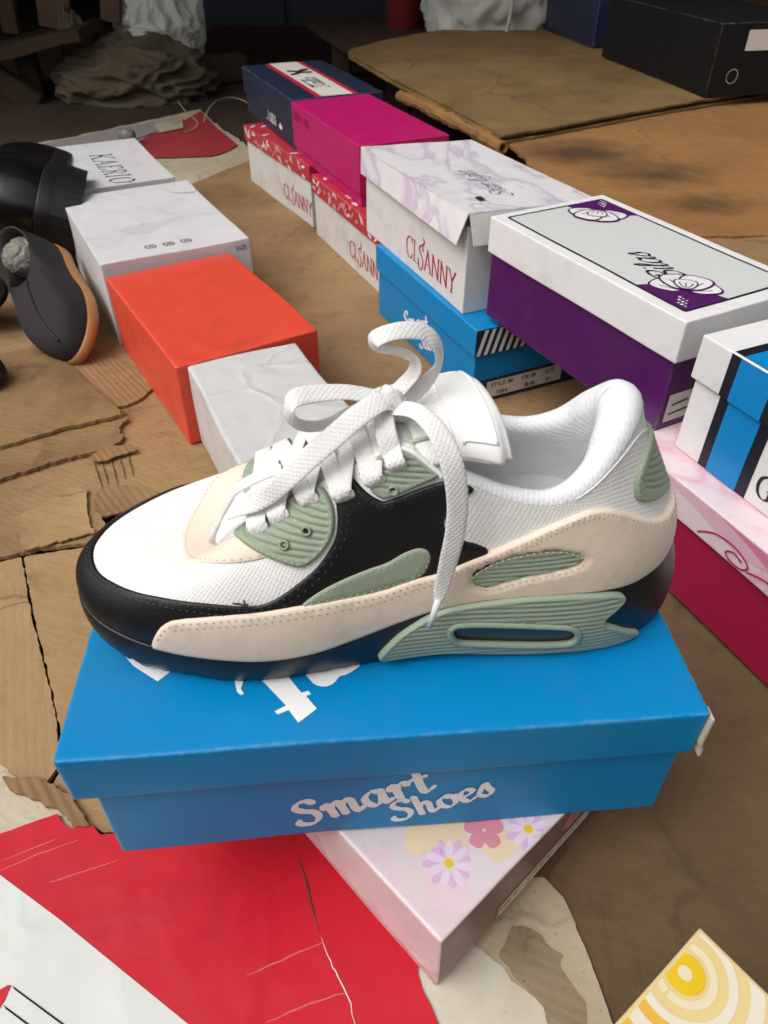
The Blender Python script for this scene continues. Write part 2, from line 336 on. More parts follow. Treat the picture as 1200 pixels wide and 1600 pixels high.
def place(S, dx=0, dy=0, ang=0, flip=False):
    c, s = math.cos(ang), math.sin(ang); R = np.array([[c, s], [-s, c]]); return [((V@R)+np.array([dx, dy]), F) for V, F in S]

# ------------------------------------------------------------------ ground, cardboard underlay, bench, background clutter
def wav(x, y, a, k): return a*(noise.noise(Vector((x*6+k*3.3, y*6-k, k)))+.4*noise.noise(Vector((x*19+k, y*19, k*2))))
def sheet(name, label, P, m, thick=.004, jag=.0, wavy=.0008, seed=1, step=.014, cat='cardboard sheet', group=None, z=None, curl=0, jagf=90):
    """a flat board cut or torn along an outline, with real thickness"""
    P = np.array(P, float); z = P[:, 2].mean() if z is None else z; P = P[:, :2]
    if area2(P) < 0: P = P[::-1]
    R = resample(P, .0035 if len(P) < 60 else .006)
    if jag:
        T = np.roll(R, -1, 0)-np.roll(R, 1, 0); N = np.stack([T[:, 1], -T[:, 0]], 1); N /= np.maximum(np.linalg.norm(N, axis=1, keepdims=True), 1e-9)
        k = np.array([noise.noise(Vector((x*jagf, y*jagf, seed)))+.7*noise.noise(Vector((x*jagf*3.1, y*jagf*3.1, seed+4)))+.8*noise.noise(Vector((x*22, y*22, seed+9))) for x, y in R]); R = R+N*k[:, None]*jag
    v, f, d = fill(R, step)
    n = len(v); V = []; top = []
    def H(x, y, dd): return z+wav(x, y, wavy, seed)+(curl*max(0, 1-dd/.03)**2 if curl else 0)
    for (x, y), dd in zip(v, d): V.append((x, y, H(x, y, dd)))
    for (x, y), dd in zip(v, d): V.append((x, y, H(x, y, dd)-thick))
    F = list(f)+[tuple(i+n for i in t)[::-1] for t in f]
    nb = len(R)
    for i in range(nb):
        j = (i+1) % nb; F.append((i, i+n, j+n, j))
    o = mesh(name, V, F, m, None, False); o['h'] = 0
    del o['h']; tag(o, label, cat, group); return o, lambda x, y: z+wav(x, y, wavy, seed)
def on_sheet(name, P, Hf, m, parent, off=.0004, step=.012, curve=0, jag=0, seed=1):
    P = np.array(P, float)[:, :2]
    if curve: P = chaikin(P, curve)
    R = resample(P, .004)
    if jag: R = R+np.array([[noise.noise(Vector((x*70, y*70, seed))), noise.noise(Vector((x*70, y*70, seed+5)))] for x, y in R])*jag
    v, f, d = fill(R, step); return mesh(name, [(x, y, Hf(x, y)+off) for x, y in v], f, m, parent)
TAN = (.30,.165,.07); TAND = (.15,.075,.03)
m_cb1 = cardboard('tan_cardboard', (.37,.235,.115), (.22,.125,.055), rot=.25, stain=.4, seed=1, corr=.12)
m_cb1b = cardboard('tan_cardboard_front', (.38,.24,.12), (.23,.13,.06), rot=1.2, stain=.35, seed=2, corr=.15)
m_cb2 = cardboard('brown_cardboard', (.33,.205,.10), (.13,.075,.034), rot=.5, stain=.7, seed=3, corr=.2)
m_cb3 = cardboard('greasy_cardboard', (.27,.165,.075), (.085,.052,.024), rot=.3, stain=.9, seed=4, rough=.6, corr=.15)
m_cb4 = cardboard('fawn_cardboard', (.165,.105,.055), (.095,.058,.030), rot=.3, stain=.8, seed=5, corr=0, rough=.85)
m_cb5 = cardboard('bench_cardboard', (.215,.135,.053), (.10,.06,.024), rot=.2, stain=.8, seed=6, corr=.35)
m_cb6 = cardboard('mildewed_cardboard', (.30,.150,.055), (.14,.068,.027), rot=-.2, stain=.5, seed=7, corr=.3, spots=[(0.3235,1.3152,0.1750)[:2]+(.15,.10,-.15,.75), (0.4076,1.1959,0.1750)[:2]+(.12,.085,.1,.7), (0.4507,1.0601,0.1750)[:2]+(.11,.06,.1,.6)])
m_cb7 = cardboard('torn_kraft', (.30,.18,.085), (.13,.075,.035), rot=.9, stain=.8, seed=8, corr=.5)
m_ground = cardboard('packed_earth_floor', (.06,.040,.028), (.03,.020,.014), rot=.2, stain=.8, seed=9, corr=0, rough=.95)
m_cream = cardboard('stained_cream_board', (.52,.45,.33), (.38,.30,.19), rot=.4, stain=.7, seed=10, corr=.05, rough=.6)
m_redp = paper('red_printed_board', (.53,.010,.022), .40, 0, .30, spec=.3, crease=.35, cscale=6, dirtcol=(.25,.02,.02), seed=44, bend=.5)
m_whp = paper('white_print_on_board', (.66,.67,.64), .42, 0, .28, dirtcol=(.40,.36,.26), seed=45, bend=.4, crease=.35, cscale=6)
m_gap = plain('soot_dark', (.01,.009,.008), .9)
g = mesh('ground', [(-12,-6,-.016),(12,-6,-.016),(12,16,-.016),(-12,16,-.016)], [(0,1,2,3)], m_ground); g['kind'] = 'structure'; g['label'] = 'dark packed earth floor of the stall'
# front-left boards, divided by a cut seam
sheet('cardboard_sheet', 'tan cardboard strip at the left edge, left of the cut seam', [(-0.5465,0.5162,-0.0050), (-0.3874,0.5316,-0.0050), (-0.3695,0.5390,-0.0050), (-0.3386,0.4778,-0.0050), (-0.2981,0.4023,-0.0050), (-0.2679,0.3461,-0.0050), (-0.2516,0.3098,-0.0050), (-0.2602,0.2832,-0.0050), (-0.2949,0.2979,-0.0050), (-0.4422,0.3324,-0.0050)], m_cb1b, .004, .0016, .0012, 1)
sheet('cardboard_sheet', 'tan cardboard board left of the blue box, torn along its far edge', [(-0.3656,0.5390,-0.0050), (-0.3069,0.5533,-0.0050), (-0.2439,0.5799,-0.0050), (-0.0282,0.6199,-0.0050), (-0.0185,0.2538,-0.0050), (-0.2034,0.2538,-0.0050), (-0.2312,0.2682,-0.0050), (-0.2521,0.2807,-0.0050), (-0.2496,0.3098,-0.0050), (-0.2658,0.3461,-0.0050), (-0.2959,0.4023,-0.0050), (-0.3362,0.4778,-0.0050)], m_cb1, .004, .0014, .0012, 2)
# the big middle board between the two rows
o_mid, _ = sheet('cardboard_sheet', 'wide brown cardboard under both rows of boxes, ragged near edge', [(-0.5428,0.5136,-0.0005), (-0.3866,0.5335,-0.0005), (-0.3526,0.5466,-0.0005), (-0.3050,0.5552,-0.0005), (-0.2932,0.5809,-0.0005), (-0.3034,0.5975,-0.0005), (-0.2678,0.6113,-0.0005), (-0.1834,0.6515,-0.0005), (0.0777,0.7352,-0.0005), (.36,.62,-.0005), (.42,.75,-.0005), (.10,1.45,-.0005), (-.16,1.86,-.0005), (-0.3302,1.9181,-0.0005), (-0.4264,1.7477,-0.0005), (-0.5393,1.2599,-0.0005), (-0.7850,0.9405,-0.0005)], m_cb2, .0045, .0022, .0006, 3, step=.025)
sheet('cardboard_sheet', 'fawn brown board under the crimson box, right foreground', [(.02,.42,-.0055), (0.0463,0.2540,-0.0055), (0.0603,0.1234,-0.0055), (0.3908,0.0910,-0.0055), (.62,.30,-.0055), (.55,.62,-.0055), (.20,.64,-.0055)], m_cb4, .004, .0006, .0004, 4, step=.02)
sheet('cardboard_sheet', 'cream stained board corner showing between red board and brown floor board', [(-0.0174,0.2129,-0.0030), (0.1100,0.2214,-0.0030), (0.1215,0.2079,-0.0030), (0.1312,0.1663,-0.0030), (0.1386,0.1285,-0.0030), (0.1436,0.0990,-0.0030), (0.0000,0.0990,-0.0030)], m_cream, .003, .0008, .0006, 5)
o_cr = bpy.data.objects['cardboard_sheet.004']
m_gb = cardboard('peeled_grey_board', (.30,.235,.15), (.2,.15,.09), rot=.4, stain=.7, seed=12, corr=.2)
on_sheet('peeled_patch', [(0.0674,0.1700,-0.0030), (0.0842,0.1927,-0.0030), (0.1116,0.1811,-0.0030), (0.1196,0.1488,-0.0030), (0.1237,0.1228,-0.0030), (0.1044,0.1197,-0.0030), (0.0941,0.1488,-0.0030)], lambda x, y: -.003+wav(x, y, .0006, 5), m_gb, o_cr, .0005, curve=1, jag=.007)
m_flk = paper('flaky_white_paper', (.58,.55,.46), .6, 0, .6, dirtcol=(.45,.36,.22), seed=46, bend=.6)
on_sheet('paper_skin', [(0.0163,0.1736,-0.0030), (0.0657,0.1774,-0.0030), (0.0758,0.1592,-0.0030), (0.0974,0.1454,-0.0030), (0.1020,0.1228,-0.0030), (0.0359,0.0990,-0.0030), (0.0230,0.1355,-0.0030)], lambda x, y: -.003+wav(x, y, .0006, 5), m_flk, o_cr, .0009, curve=1, jag=.006)
o_red, Hr = sheet('cardboard_sheet', 'glossy red printed board with a white triangle, front left corner', [(-0.3811,0.2282,-0.0008), (-0.2748,0.2508,-0.0008), (-0.2382,0.2660,-0.0008), (-0.2337,0.2593,-0.0008), (-0.2255,0.2541,-0.0008), (-0.2131,0.2588,-0.0008), (-0.2069,0.2536,-0.0008), (-0.2035,0.2498,-0.0008), (-0.0554,0.2564,-0.0008), (0.0092,0.2517,-0.0008), (0.0251,0.1919,-0.0008), (0.0215,0.1614,-0.0008), (0.0251,0.1509,-0.0008), (0.0331,0.1337,-0.0008), (0.0429,0.0985,-0.0008), (-0.3075,0.0985,-0.0008)], m_redp, .0035, .0008, .0009, 6)
o_wt = on_sheet('white_print', [(-0.3753,0.2196,-0.0008), (-0.2633,0.2217,-0.0008), (-0.2119,0.1926,-0.0008), (-0.1594,0.1607,-0.0008), (-0.1116,0.1317,-0.0008), (-0.0645,0.0997,-0.0008), (-0.3067,0.0997,-0.0008)], Hr, m_whp, o_red, .0004)
on_sheet('red_triangle_print', [(-0.2484,0.1448,-0.0008), (-0.2296,0.1564,-0.0008), (-0.2304,0.1465,-0.0008), (-0.2389,0.1223,-0.0008)], Hr, m_redp, o_red, .0008)
for a_, b_, c_, d_ in (((20,1541),(120,1616),(119,1619),(18,1543)), ((6,1571),(80,1626),(79,1629),(4,1573))):
    on_sheet('line_print', [(-0.2289,0.1547,-0.0008), (-0.1772,0.1279,-0.0008), (-0.1776,0.1270,-0.0008), (-0.2294,0.1540,-0.0008)] if a_[0] == 20 else [(-0.2304,0.1445,-0.0008), (-0.1956,0.1267,-0.0008), (-0.1960,0.1257,-0.0008), (-0.2309,0.1438,-0.0008)], Hr, m_gap, o_red, .0008)
# creases and a scuffed split in the red board (raised folds)
m_crack = plain('cracked_red_ink', (.58,.12,.12), .6, .35, .3, 300)
def ridge(name, P, r, m, parent, Hf, up=.0):
    P = spline(np.array(P)[:, :2], 6); rr = r*np.sin(np.linspace(.05, math.pi-.05, len(P)))
    Vv, Ff = tube([(x, y, Hf(x, y)+up+.0005*noise.noise(Vector((x*200, y*200, 1)))) for x, y in P+np.array([[noise.noise(Vector((k_*.9, 2, P[0][0]*50))), noise.noise(Vector((k_*.9, 7, P[0][1]*50)))] for k_ in range(len(P))])*.0009], rr, 6); return mesh(name, Vv, Ff, m, parent, True)
ridge('crease', [(-0.2719,0.2213,-0.0008), (-0.2420,0.2357,-0.0008), (-0.2069,0.2503,-0.0008)], .0007, m_crack, o_red, Hr, -.0003); ridge('crease', [(-0.2747,0.2282,-0.0008), (-0.2440,0.2416,-0.0008), (-0.2284,0.2489,-0.0008)], .0007, m_crack, o_red, Hr, -.0003); ridge('crease', [(-0.2419,0.2112,-0.0008), (-0.2109,0.2226,-0.0008), (-0.1789,0.2344,-0.0008)], .0007, m_crack, o_red, Hr, -.0003)
ridge('crease', [(-0.0894,0.1585,-0.0008), (-0.0647,0.1693,-0.0008), (-0.0330,0.1822,-0.0008)], .0008, m_crack, o_red, Hr, -.0003); ridge('crease', [(-0.0761,0.1333,-0.0008), (-0.0466,0.1448,-0.0008), (-0.0157,0.1533,-0.0008)], .0008, m_crack, o_red, Hr, -.0003)
m_split = plain('split_kraft', (.10,.035,.02), .8)
ridge('split', [(-0.0620,0.2380,-0.0008), (-0.0533,0.2183,-0.0008), (-0.0487,0.2038,-0.0008), (-0.0414,0.1841,-0.0008)], .0009, m_split, o_red, Hr); ridge('split', [(-0.0414,0.1841,-0.0008), (-0.0321,0.1656,-0.0008), (-0.0215,0.1482,-0.0008), (-0.0171,0.1317,-0.0008)], .0005, m_whp, o_red, Hr, .0001)
sheet('cardboard_sheet', 'grubby cream board edge under the left corner of red board', [(-0.4139,0.2830,-0.0045), (-0.2982,0.3067,-0.0045), (-0.2730,0.2923,-0.0045), (-0.2441,0.2719,-0.0045), (-0.2079,0.2535,-0.0045), (-0.2337,0.2094,-0.0045), (-0.3608,0.1893,-0.0045)], m_cream, .003, .0022, .0008, 7)
sheet('cardboard_sheet', 'torn kraft liner strip curling up at the left corner of blue box', [(-0.2905,0.2944,0.0010), (-0.2767,0.2939,0.0010), (-0.2532,0.2892,0.0010), (-0.2324,0.2800,0.0010), (-0.2242,0.2690,0.0010), (-0.2117,0.2555,0.0010), (-0.2218,0.2555,0.0010), (-0.2345,0.2661,0.0010), (-0.2608,0.2770,0.0010), (-0.2816,0.2840,0.0010)], m_cb7, .003, .0025, .0016, 8, step=.006)
# layered boards on the left carrying the old shoes
sheet('cardboard_sheet', 'ribbed cardboard tongue poking out beside the orange box', [(-0.5163,1.0100,0.0040), (-0.4155,0.9604,0.0040), (-0.3253,0.8861,0.0040), (-0.3085,0.8527,0.0040), (-0.3158,0.8271,0.0040), (-0.3334,0.8086,0.0040), (-0.3678,0.7995,0.0040), (-0.4904,0.7995,0.0040)], m_cb7, .004, .0022, .001, 9, step=.008)
sheet('cardboard_sheet', 'dark greasy cardboard under the worn shoes, left edge', [(-0.7524,0.8929,0.0110), (-0.5413,0.9342,0.0110), (-0.4952,0.9568,0.0110), (-0.4315,0.9017,0.0110), (-0.3648,0.8236,0.0110), (-0.3349,0.7930,0.0110), (-0.3257,0.7769,0.0110), (-0.3898,0.7485,0.0110), (-0.4525,0.7097,0.0110), (-0.6053,0.6336,0.0110)], m_cb3, .0045, .0022, .0012, 10)
sheet('cardboard_sheet', 'folded cardboard band with frayed end, left of orange box', [(-0.6251,0.6638,0.0055), (-0.4663,0.7401,0.0055), (-0.3676,0.8002,0.0055), (-0.3341,0.7972,0.0055), (-0.3209,0.7751,0.0055), (-0.3279,0.7567,0.0055), (-0.3149,0.7347,0.0055), (-0.3228,0.7161,0.0055), (-0.3731,0.6931,0.0055), (-0.4324,0.6544,0.0055), (-0.5801,0.5843,0.0055)], m_cb3, .005, .0030, .001, 11, jagf=160)
for lab, P, sd in (('small curled kraft scrap near the trainer toe', [(-0.3449,0.6965,0.0030), (-0.3336,0.7144,0.0030), (-0.3029,0.7223,0.0030), (-0.2927,0.7092,0.0030), (-0.3096,0.6990,0.0030), (-0.3218,0.6890,0.0030), (-0.3375,0.6865,0.0030)], 12),
                   ('peeled kraft flap with exposed ribs above the trainer toe', [(-0.3190,0.6336,0.0020), (-0.3095,0.6449,0.0020), (-0.2749,0.6415,0.0020), (-0.2412,0.6280,0.0020), (-0.2585,0.6040,0.0020), (-0.2966,0.5925,0.0020), (-0.3133,0.6051,0.0020)], 13),
                   ('pale peeled liner patch left of the trainer toe', [(-0.3946,0.5895,0.0010), (-0.3738,0.6074,0.0010), (-0.3438,0.6439,0.0010), (-0.3296,0.6348,0.0010), (-0.3209,0.6020,0.0010), (-0.2993,0.5663,0.0010), (-0.3343,0.5517,0.0010), (-0.3642,0.5403,0.0010)], 14)):
    sheet('cardboard_scrap', lab, P, m_cb7 if sd != 14 else m_cb1, .0018, .0026, .0020, sd, step=.005, cat='cardboard scrap', group='torn cardboard scraps', curl=.003)
for k, (x0, y0, x1, y1) in enumerate(((150,722,165,768), (166,720,176,762), (178,716,187,752), (190,712,198,745))): pass
ribs = []
for a_, b_ in (((-0.3396,0.6919,0.0008), (-0.3089,0.6294,0.0008)), ((-0.3314,0.6945,0.0008), (-0.3048,0.6373,0.0008)), ((-0.3223,0.6995,0.0008), (-0.2994,0.6487,0.0008)), ((-0.3139,0.7046,0.0008), (-0.2938,0.6604,0.0008)), ((-0.3044,0.7084,0.0008), (-0.2863,0.6651,0.0008))):
    ribs.append(tube([np.array(a_)+(np.array(b_)-np.array(a_))*t+np.array([.0008*noise.noise(Vector((t*9, a_[0]*50, 0))), 0, 0]) for t in np.linspace(0, 1, 12)], (.0011+.0006*noise.noise(Vector((a_[0]*90, 1, 1))))*np.sin(np.linspace(.3, 2.9, 12)), 6))
mesh('exposed_rib', *merge(ribs), m_cb7, o_mid, True)
# far printed board
o_far, Hf_ = sheet('cardboard_sheet', 'worn printed board with red panel on far floor, behind white boxes', [(-1.2244,1.7078,-0.0090), (-0.9837,2.0348,-0.0090), (-0.9112,2.1075,-0.0090), (-0.7547,2.2734,-0.0090), (-0.5580,2.4868,-0.0090), (-0.4570,2.2664,-0.0090), (-0.3764,2.1200,-0.0090), (-0.2856,1.9551,-0.0090), (-0.3925,1.7531,-0.0090), (-0.6838,1.6225,-0.0090), (-0.9821,1.2806,-0.0090)], m_cream, .005, .006, .003, 15, step=.05, jagf=30)
m_redfaded = paper('faded_red_print', (.36,.035,.045), .5, 0, .3, seed=47); m_greyp = paper('faded_photo_print', (.30,.27,.27), .5, 0, .5, seed=48)
on_sheet('red_print', [(-0.6511,2.1200,-0.0090), (-0.6177,2.2248,-0.0090), (-0.5740,2.3386,-0.0090), (-0.5465,2.4463,-0.0090), (-0.4636,2.2524,-0.0090), (-0.3810,2.0828,-0.0090), (-0.4060,2.0115,-0.0090), (-0.4324,1.9773,-0.0090), (-0.5726,1.9606,-0.0090)], Hf_, m_redfaded, o_far, .003, step=.04)
on_sheet('photo_print', [(-1.0811,1.8907,-0.0090), (-0.9745,2.0115,-0.0090), (-0.9024,2.0828,-0.0090), (-0.7469,2.2454,-0.0090), (-0.5889,2.3837,-0.0090), (-0.5789,2.3092,-0.0090), (-0.6646,2.1327,-0.0090), (-0.8648,1.9773,-0.0090), (-1.0283,1.7765,-0.0090)], Hf_, m_greyp, o_far, .003, step=.04)
on_sheet('photo_print', [(-0.6519,2.2948,-0.0090), (-0.5842,2.3610,-0.0090), (-0.5566,2.2454,-0.0090), (-0.6099,2.1912,-0.0090)], Hf_, m_cream, o_far, .006, step=.04)
# ---- raised bench on the right
m_wood = plain('dark_bench_timber', (.045,.028,.018), .85, .3, .2, 14, .4)
bd = np.array([-.292, .956]); br = np.array([.956, .292])
def beam(name, p, q, wdt, hgt, m, parent=None, z0=0, z1=0, j=0):
    """squared timber from p to q (3-D centre line)"""
    p, q = np.array(p, float), np.array(q, float); t = q-p; L = np.linalg.norm(t); bm = bmesh.new(); bmesh.ops.create_cube(bm, size=1)
    bmesh.ops.scale(bm, vec=(L, wdt, hgt), verts=bm.verts); bmesh.ops.bevel(bm, geom=bm.edges[:], offset=min(wdt, hgt)*.08, segments=2, affect='EDGES')
    bmesh.ops.subdivide_edges(bm, edges=[e for e in bm.edges if e.calc_length() > L*.5], cuts=8)
    for v in bm.verts: v.co += Vector((0, 1, 1))*(wdt*.03*noise.noise(v.co*9+Vector((L, p[0], p[1]))))
    R = Vector(t/L).to_track_quat('X', 'Z').to_matrix().to_4x4(); bm.transform(Matrix.Translation(Vector((p+q)/2))@R)
    return bm_obj(name, bm, m, parent)
def bench_pt(t, s, z): q = np.array([.43, .72])+bd*t+br*s; return (q[0], q[1], z)
bench = thing('bench', 'low dark timber bench along the right, covered in worn cardboard', 'bench')
for s in (.06, .185, .31, .435, .56, .685, .81): beam('plank', bench_pt(-.22, s, .147), bench_pt(2.4, s, .147), .118, .030, m_wood, bench)
for t in (-.15, .55, 1.5, 2.1): beam('leg', bench_pt(t, .05, -.016), bench_pt(t, .05, .131), .06, .06, m_wood, bench); beam('leg', bench_pt(t, .78, -.016), bench_pt(t, .78, .131), .06, .06, m_wood, bench)
gl = 'cardboard layers on the bench'
P1 = [(-0.0790,2.2163,0.1900), (-0.0774,2.1155,0.1900), (-0.0376,1.9984,0.1900), (0.0276,1.8155,0.1900), (0.1225,1.5769,0.1900), (0.1792,1.4175,0.1900), (0.2015,1.3620,0.1900), (0.2660,1.4000,0.1900), (0.3814,1.4722,0.1900), (0.5544,1.5875,0.1900), (0.7937,1.7253,0.1900), (1.9217,2.3683,0.1900), (1.5,3.2,.19), (0.7443,3.4193,0.1900), (0.4543,2.8363,0.1900), (0.1860,2.5400,0.1900), (0.0352,2.3900,0.1900)]
for k, (dx, dz) in enumerate(((0, 0), (-.010, -.0050), (.004, -.0100))):
    sheet('cardboard_sheet', ('top brown cardboard layer on the bench, under the black box', 'second cardboard layer of the bench pile, just below the top', 'third cardboard layer of the bench pile, lowest of the three')[k], [(x+dx*(.6 if x > .2 else 1), y-dx*.5, z+dz) for x, y, z in P1], m_cb5, .0032, .003, .0018, 20+k, step=.03, jagf=40)
sheet('cardboard_sheet', 'orange brown cardboard with black mildew stains on the bench', [(0.1212,1.5447,0.1750), (0.2081,1.4031,0.1750), (0.2249,1.2928,0.1750), (0.2424,1.1767,0.1750), (0.2565,1.0959,0.1750), (0.2954,0.9866,0.1750), (0.3301,0.9426,0.1750), (0.3666,0.9561,0.1750), (0.3938,0.9381,0.1750), (0.4872,0.9381,0.1750), (0.8019,0.9228,0.1750), (1.8589,2.2690,0.1750), (0.3583,2.1763,0.1750)], m_cb6, .0045, .0035, .0016, 24, step=.02, jagf=55)
sheet('cardboard_sheet', 'torn crumpled cardboard corner hanging off the bench, lower right', [(0.3163,1.0338,0.1690), (0.3281,0.9456,0.1690), (0.3326,0.9026,0.1690), (0.3618,0.8943,0.1690), (0.3776,0.8822,0.1690), (0.4225,0.8664,0.1690), (0.4474,0.8322,0.1690), (0.6485,0.6850,0.1690), (0.9418,1.1297,0.1690), (0.3767,1.1297,0.1690)], m_cb7, .004, .006, .005, 25, step=.008, jagf=70)
sheet('cardboard_sheet', 'frayed strip of kraft board at bench edge, below torn corner', [(0.4117,0.8992,0.1655), (0.4211,0.8595,0.1655), (0.4418,0.8152,0.1655), (0.6199,0.6387,0.1655), (0.7891,0.8951,0.1655)], m_cb7, .003, .006, .005, 26, step=.01, jagf=80)
rl = spline(np.array([(0.0351,1.7511,0.1720), (0.0771,1.6541,0.1740), (0.1219,1.5537,0.1730), (0.1660,1.4417,0.1740), (0.2013,1.3461,0.1730)]), 8)
Vv, Ff = tube(rl, np.array([.0115*(1+.5*noise.noise(Vector((i*.21, 3, 1)))) for i in range(len(rl))]), 10, False); Vv = [np.array(v)+.003*np.array([n3(v, 60, 1), n3(v, 60, 2), n3(v, 60, 3)]) for v in Vv]
o = mesh('cardboard_roll', Vv, Ff, m_cb6, None, False); tag(o, 'curled orange brown cardboard edge rolling off the bench side', 'cardboard roll')
sm = o.modifiers.new('wall', 'SOLIDIFY'); sm.thickness = .003
# ---- dim clutter at the back
m_oldwood = plain('old_timber', (.045,.029,.017), .85, .35, .2, 12, .4); m_pinkwood = plain('pinkish_plank', (.10,.058,.042), .85, .25, .2, 12, .3)
cr = thing('wooden_crate', 'broken wooden crate stand in the dark, top left corner', 'crate')
beam('plank', (-1.3998,2.7000,0.0788), (-0.8934,2.7000,0.1711), .30, .03, m_oldwood, cr); beam('plank', (-1.3937,2.6200,0.0009), (-1.0990,2.6200,-0.0262), .05, .05, m_oldwood, cr)
beam('post', (-1.1243,2.6800,0.1301), (-1.1175,2.6800,-0.0442), .05, .06, m_oldwood, cr); beam('brace', (-1.2183,2.6000,0.0746), (-1.0871,2.6000,-0.0239), .04, .07, m_oldwood, cr)
beam('plank', (-1.0051,2.7500,0.3328), (-1.0307,2.7500,0.1647), .02, .10, m_pinkwood, cr); beam('plank', (-0.8359,2.8000,0.3294), (-0.8690,2.8000,0.1755), .03, .06, m_pinkwood, cr); beam('plank', (-1.1365,2.7000,0.3056), (-1.1507,2.7000,0.1577), .03, .05, m_oldwood, cr); beam('plank', (-1.2775,2.7500,0.3017), (-1.3172,2.7500,0.0849), .03, .08, m_oldwood, cr)
def heap(name, label, cat, c, rad, m, amp, fr, seed, sub=5, flat=0, stretch=(1,1,1)):
    bm = bmesh.new(); bmesh.ops.create_icosphere(bm, subdivisions=sub, radius=1)
    for v in bm.verts:
        d = v.co.normalized(); g_ = Vector((d.x*stretch[0], d.y*stretch[1], d.z*stretch[2])); g_ = g_+Vector((noise.noise(d*2+Vector((seed,1,2))), noise.noise(d*2+Vector((3,seed,5))), 0))*.5; r = 1+amp*noise.noise(d*fr*.5+Vector((seed, 0, 0)))*1.3+amp*1.1*(1-3*abs(noise.noise(g_*fr+Vector((0, seed, 0)))))+amp*.45*(1-3*abs(noise.noise(g_*fr*2.1+Vector((0, 0, seed)))))
        v.co = Vector((d.x*rad[0]*r, d.y*rad[1]*r, d.z*rad[2]*r))
        if flat and v.co.z < -rad[2]*flat: v.co.z = -rad[2]*flat+.002*noise.noise(v.co*40)
    o = bm_obj(name, bm, m, None, True); o.location = c; return tag(o, label, cat)
def plastic(name, col, trans=.55, rough=.22):
    t = NT(name); t.p.inputs['Transmission Weight'].default_value = trans; t.p.inputs['IOR'].default_value = 1.2; o_ = t.obj()
    wr = t.n('ShaderNodeTexNoise', {'Vector': o_, 'Scale': 30, 'Detail': 6, 'Distortion': 2.5}).outputs['Fac']; t.bump(wr, .8, .01); return t.done(col, rough, .6)
m_plastic = plastic('crinkled_polythene', (.80,.79,.72), .35, .18); m_cloth = plain('dusty_sackcloth', (.10,.080,.052), .95, .3, .1, 20, .6)
heap('plastic_bag', 'crumpled clear plastic bag bundle on the rags at the back', 'plastic bag', (-0.7416,2.9000,0.1739), (.14,.12,.19), m_plastic, .09, 1.7, 2, 6, 0, (1.5,1,1.0))
heap('plastic_bag', 'smaller crumpled plastic bag lying under the big bundle', 'plastic bag', (-0.7620,2.7800,0.0980), (.10,.09,.07), m_plastic, .10, 1.8, 7, 5, 0, (1,1,1.5))
heap('rag_heap', 'heap of dusty brown rags on the floor by the crate', 'rags', (-0.7985,2.7200,0.0217), (.24,.17,.125), m_cloth, .085, 2.0, 4, 6, .75, (.8,1,1.9))
heap('rag_heap', 'limp grey rag hanging beside the crate leg', 'rags', (-0.9694,2.7200,0.0577), (.05,.05,.15), m_cloth, .10, 1.8, 9, 5, 0, (2,1,.5))
m_cab = plain('dark_blue_steel', (.008,.014,.026), .5, .2, .4, 8)
def block(name, label, cat, c, s, m, rz=0, bev=.01, rx=0):
    bm = bmesh.new(); bmesh.ops.create_cube(bm, size=1); bmesh.ops.scale(bm, vec=s, verts=bm.verts); bmesh.ops.bevel(bm, geom=bm.edges[:], offset=bev, segments=2, affect='EDGES')
    o = bm_obj(name, bm, m); o.location = c; o.rotation_euler = (rx, 0, rz); return tag(o, label, cat)
c0 = (-0.3996,3.7000,-0.0406); cab = block('metal_cabinet', 'dark blue metal cabinet standing at the back of the stall', 'cabinet', (c0[0], 3.98, .55), (1.15, .5, 1.14), m_cab)
for k in (-.28, .28):
    q = block('door', 'x', 'x', (k, -.262, 0), (.53, .022, 1.06), m_cab, 0, .006); q.parent = cab; del q['label']; del q['category']
m_redpost = plain('red_painted_post', (.22,.028,.022), .55, .3, .35, 10, .2); m_redwood = plain('dark_red_painted_board', (.035,.008,.007), .55, .25, .4, 10, .2)
c1 = (-0.3453,3.2000,0.0388); block('red_board', 'dark red painted board lying in front of the cabinet', 'board', (c1[0], 3.3, .03), (.78, .5, .03), m_redwood, -.12, .006, .10)
c2 = (0.0688,2.7500,0.1459); bm = bmesh.new(); bmesh.ops.create_cone(bm, segments=24, radius1=.062, radius2=.060, depth=1.6, cap_ends=True); o = bm_obj('red_post', bm, m_redpost, None, True); o.location = (c2[0], 2.8, .78); tag(o, 'thick dark red post behind the end of the bench', 'post')
m_sack = weave('woven_polysack', (.52,.51,.47), .01, .002, .5, .2, .1, .5)
c3 = (0.2608,2.5500,0.2429); c3 = (c3[0]+.055, c3[1], c3[2]); sk = heap('woven_sack', 'bulging white woven sack behind the bench cardboard', 'sack', (c3[0], 2.62, .27), (.195,.12,.20), m_sack, .09, 2.6, 3)
Vv, Ff = tube([(c3[0]+.03+.01*math.sin(t*4), 2.495-.02*math.sin(t*3.1), .16+.25*t) for t in np.linspace(0, 1, 14)], .006, 6); s_ = mesh('seam', [(x-c3[0], y-2.62, z-.27) for x, y, z in Vv], Ff, m_sack, sk, True)
block('brick', 'lone dark brick lying beside the red board', 'brick', (*(-0.5510,2.9000,0.0331)[:2], .03), (.16,.09,.08), m_oldwood, .4, .008)
Vv, Ff = tube(spline([(-0.5100,2.2985,0.0000), (-0.5028,2.3971,0.0200), (-0.4877,2.5471,0.0100), (-0.4413,2.5708,0.0000), (-0.3820,2.4524,0.0000)], 8), .0016, 5); o = mesh('string', Vv, Ff, m_cream, None, True); tag(o, 'loose pale string curling on the far floor near navy box', 'string')
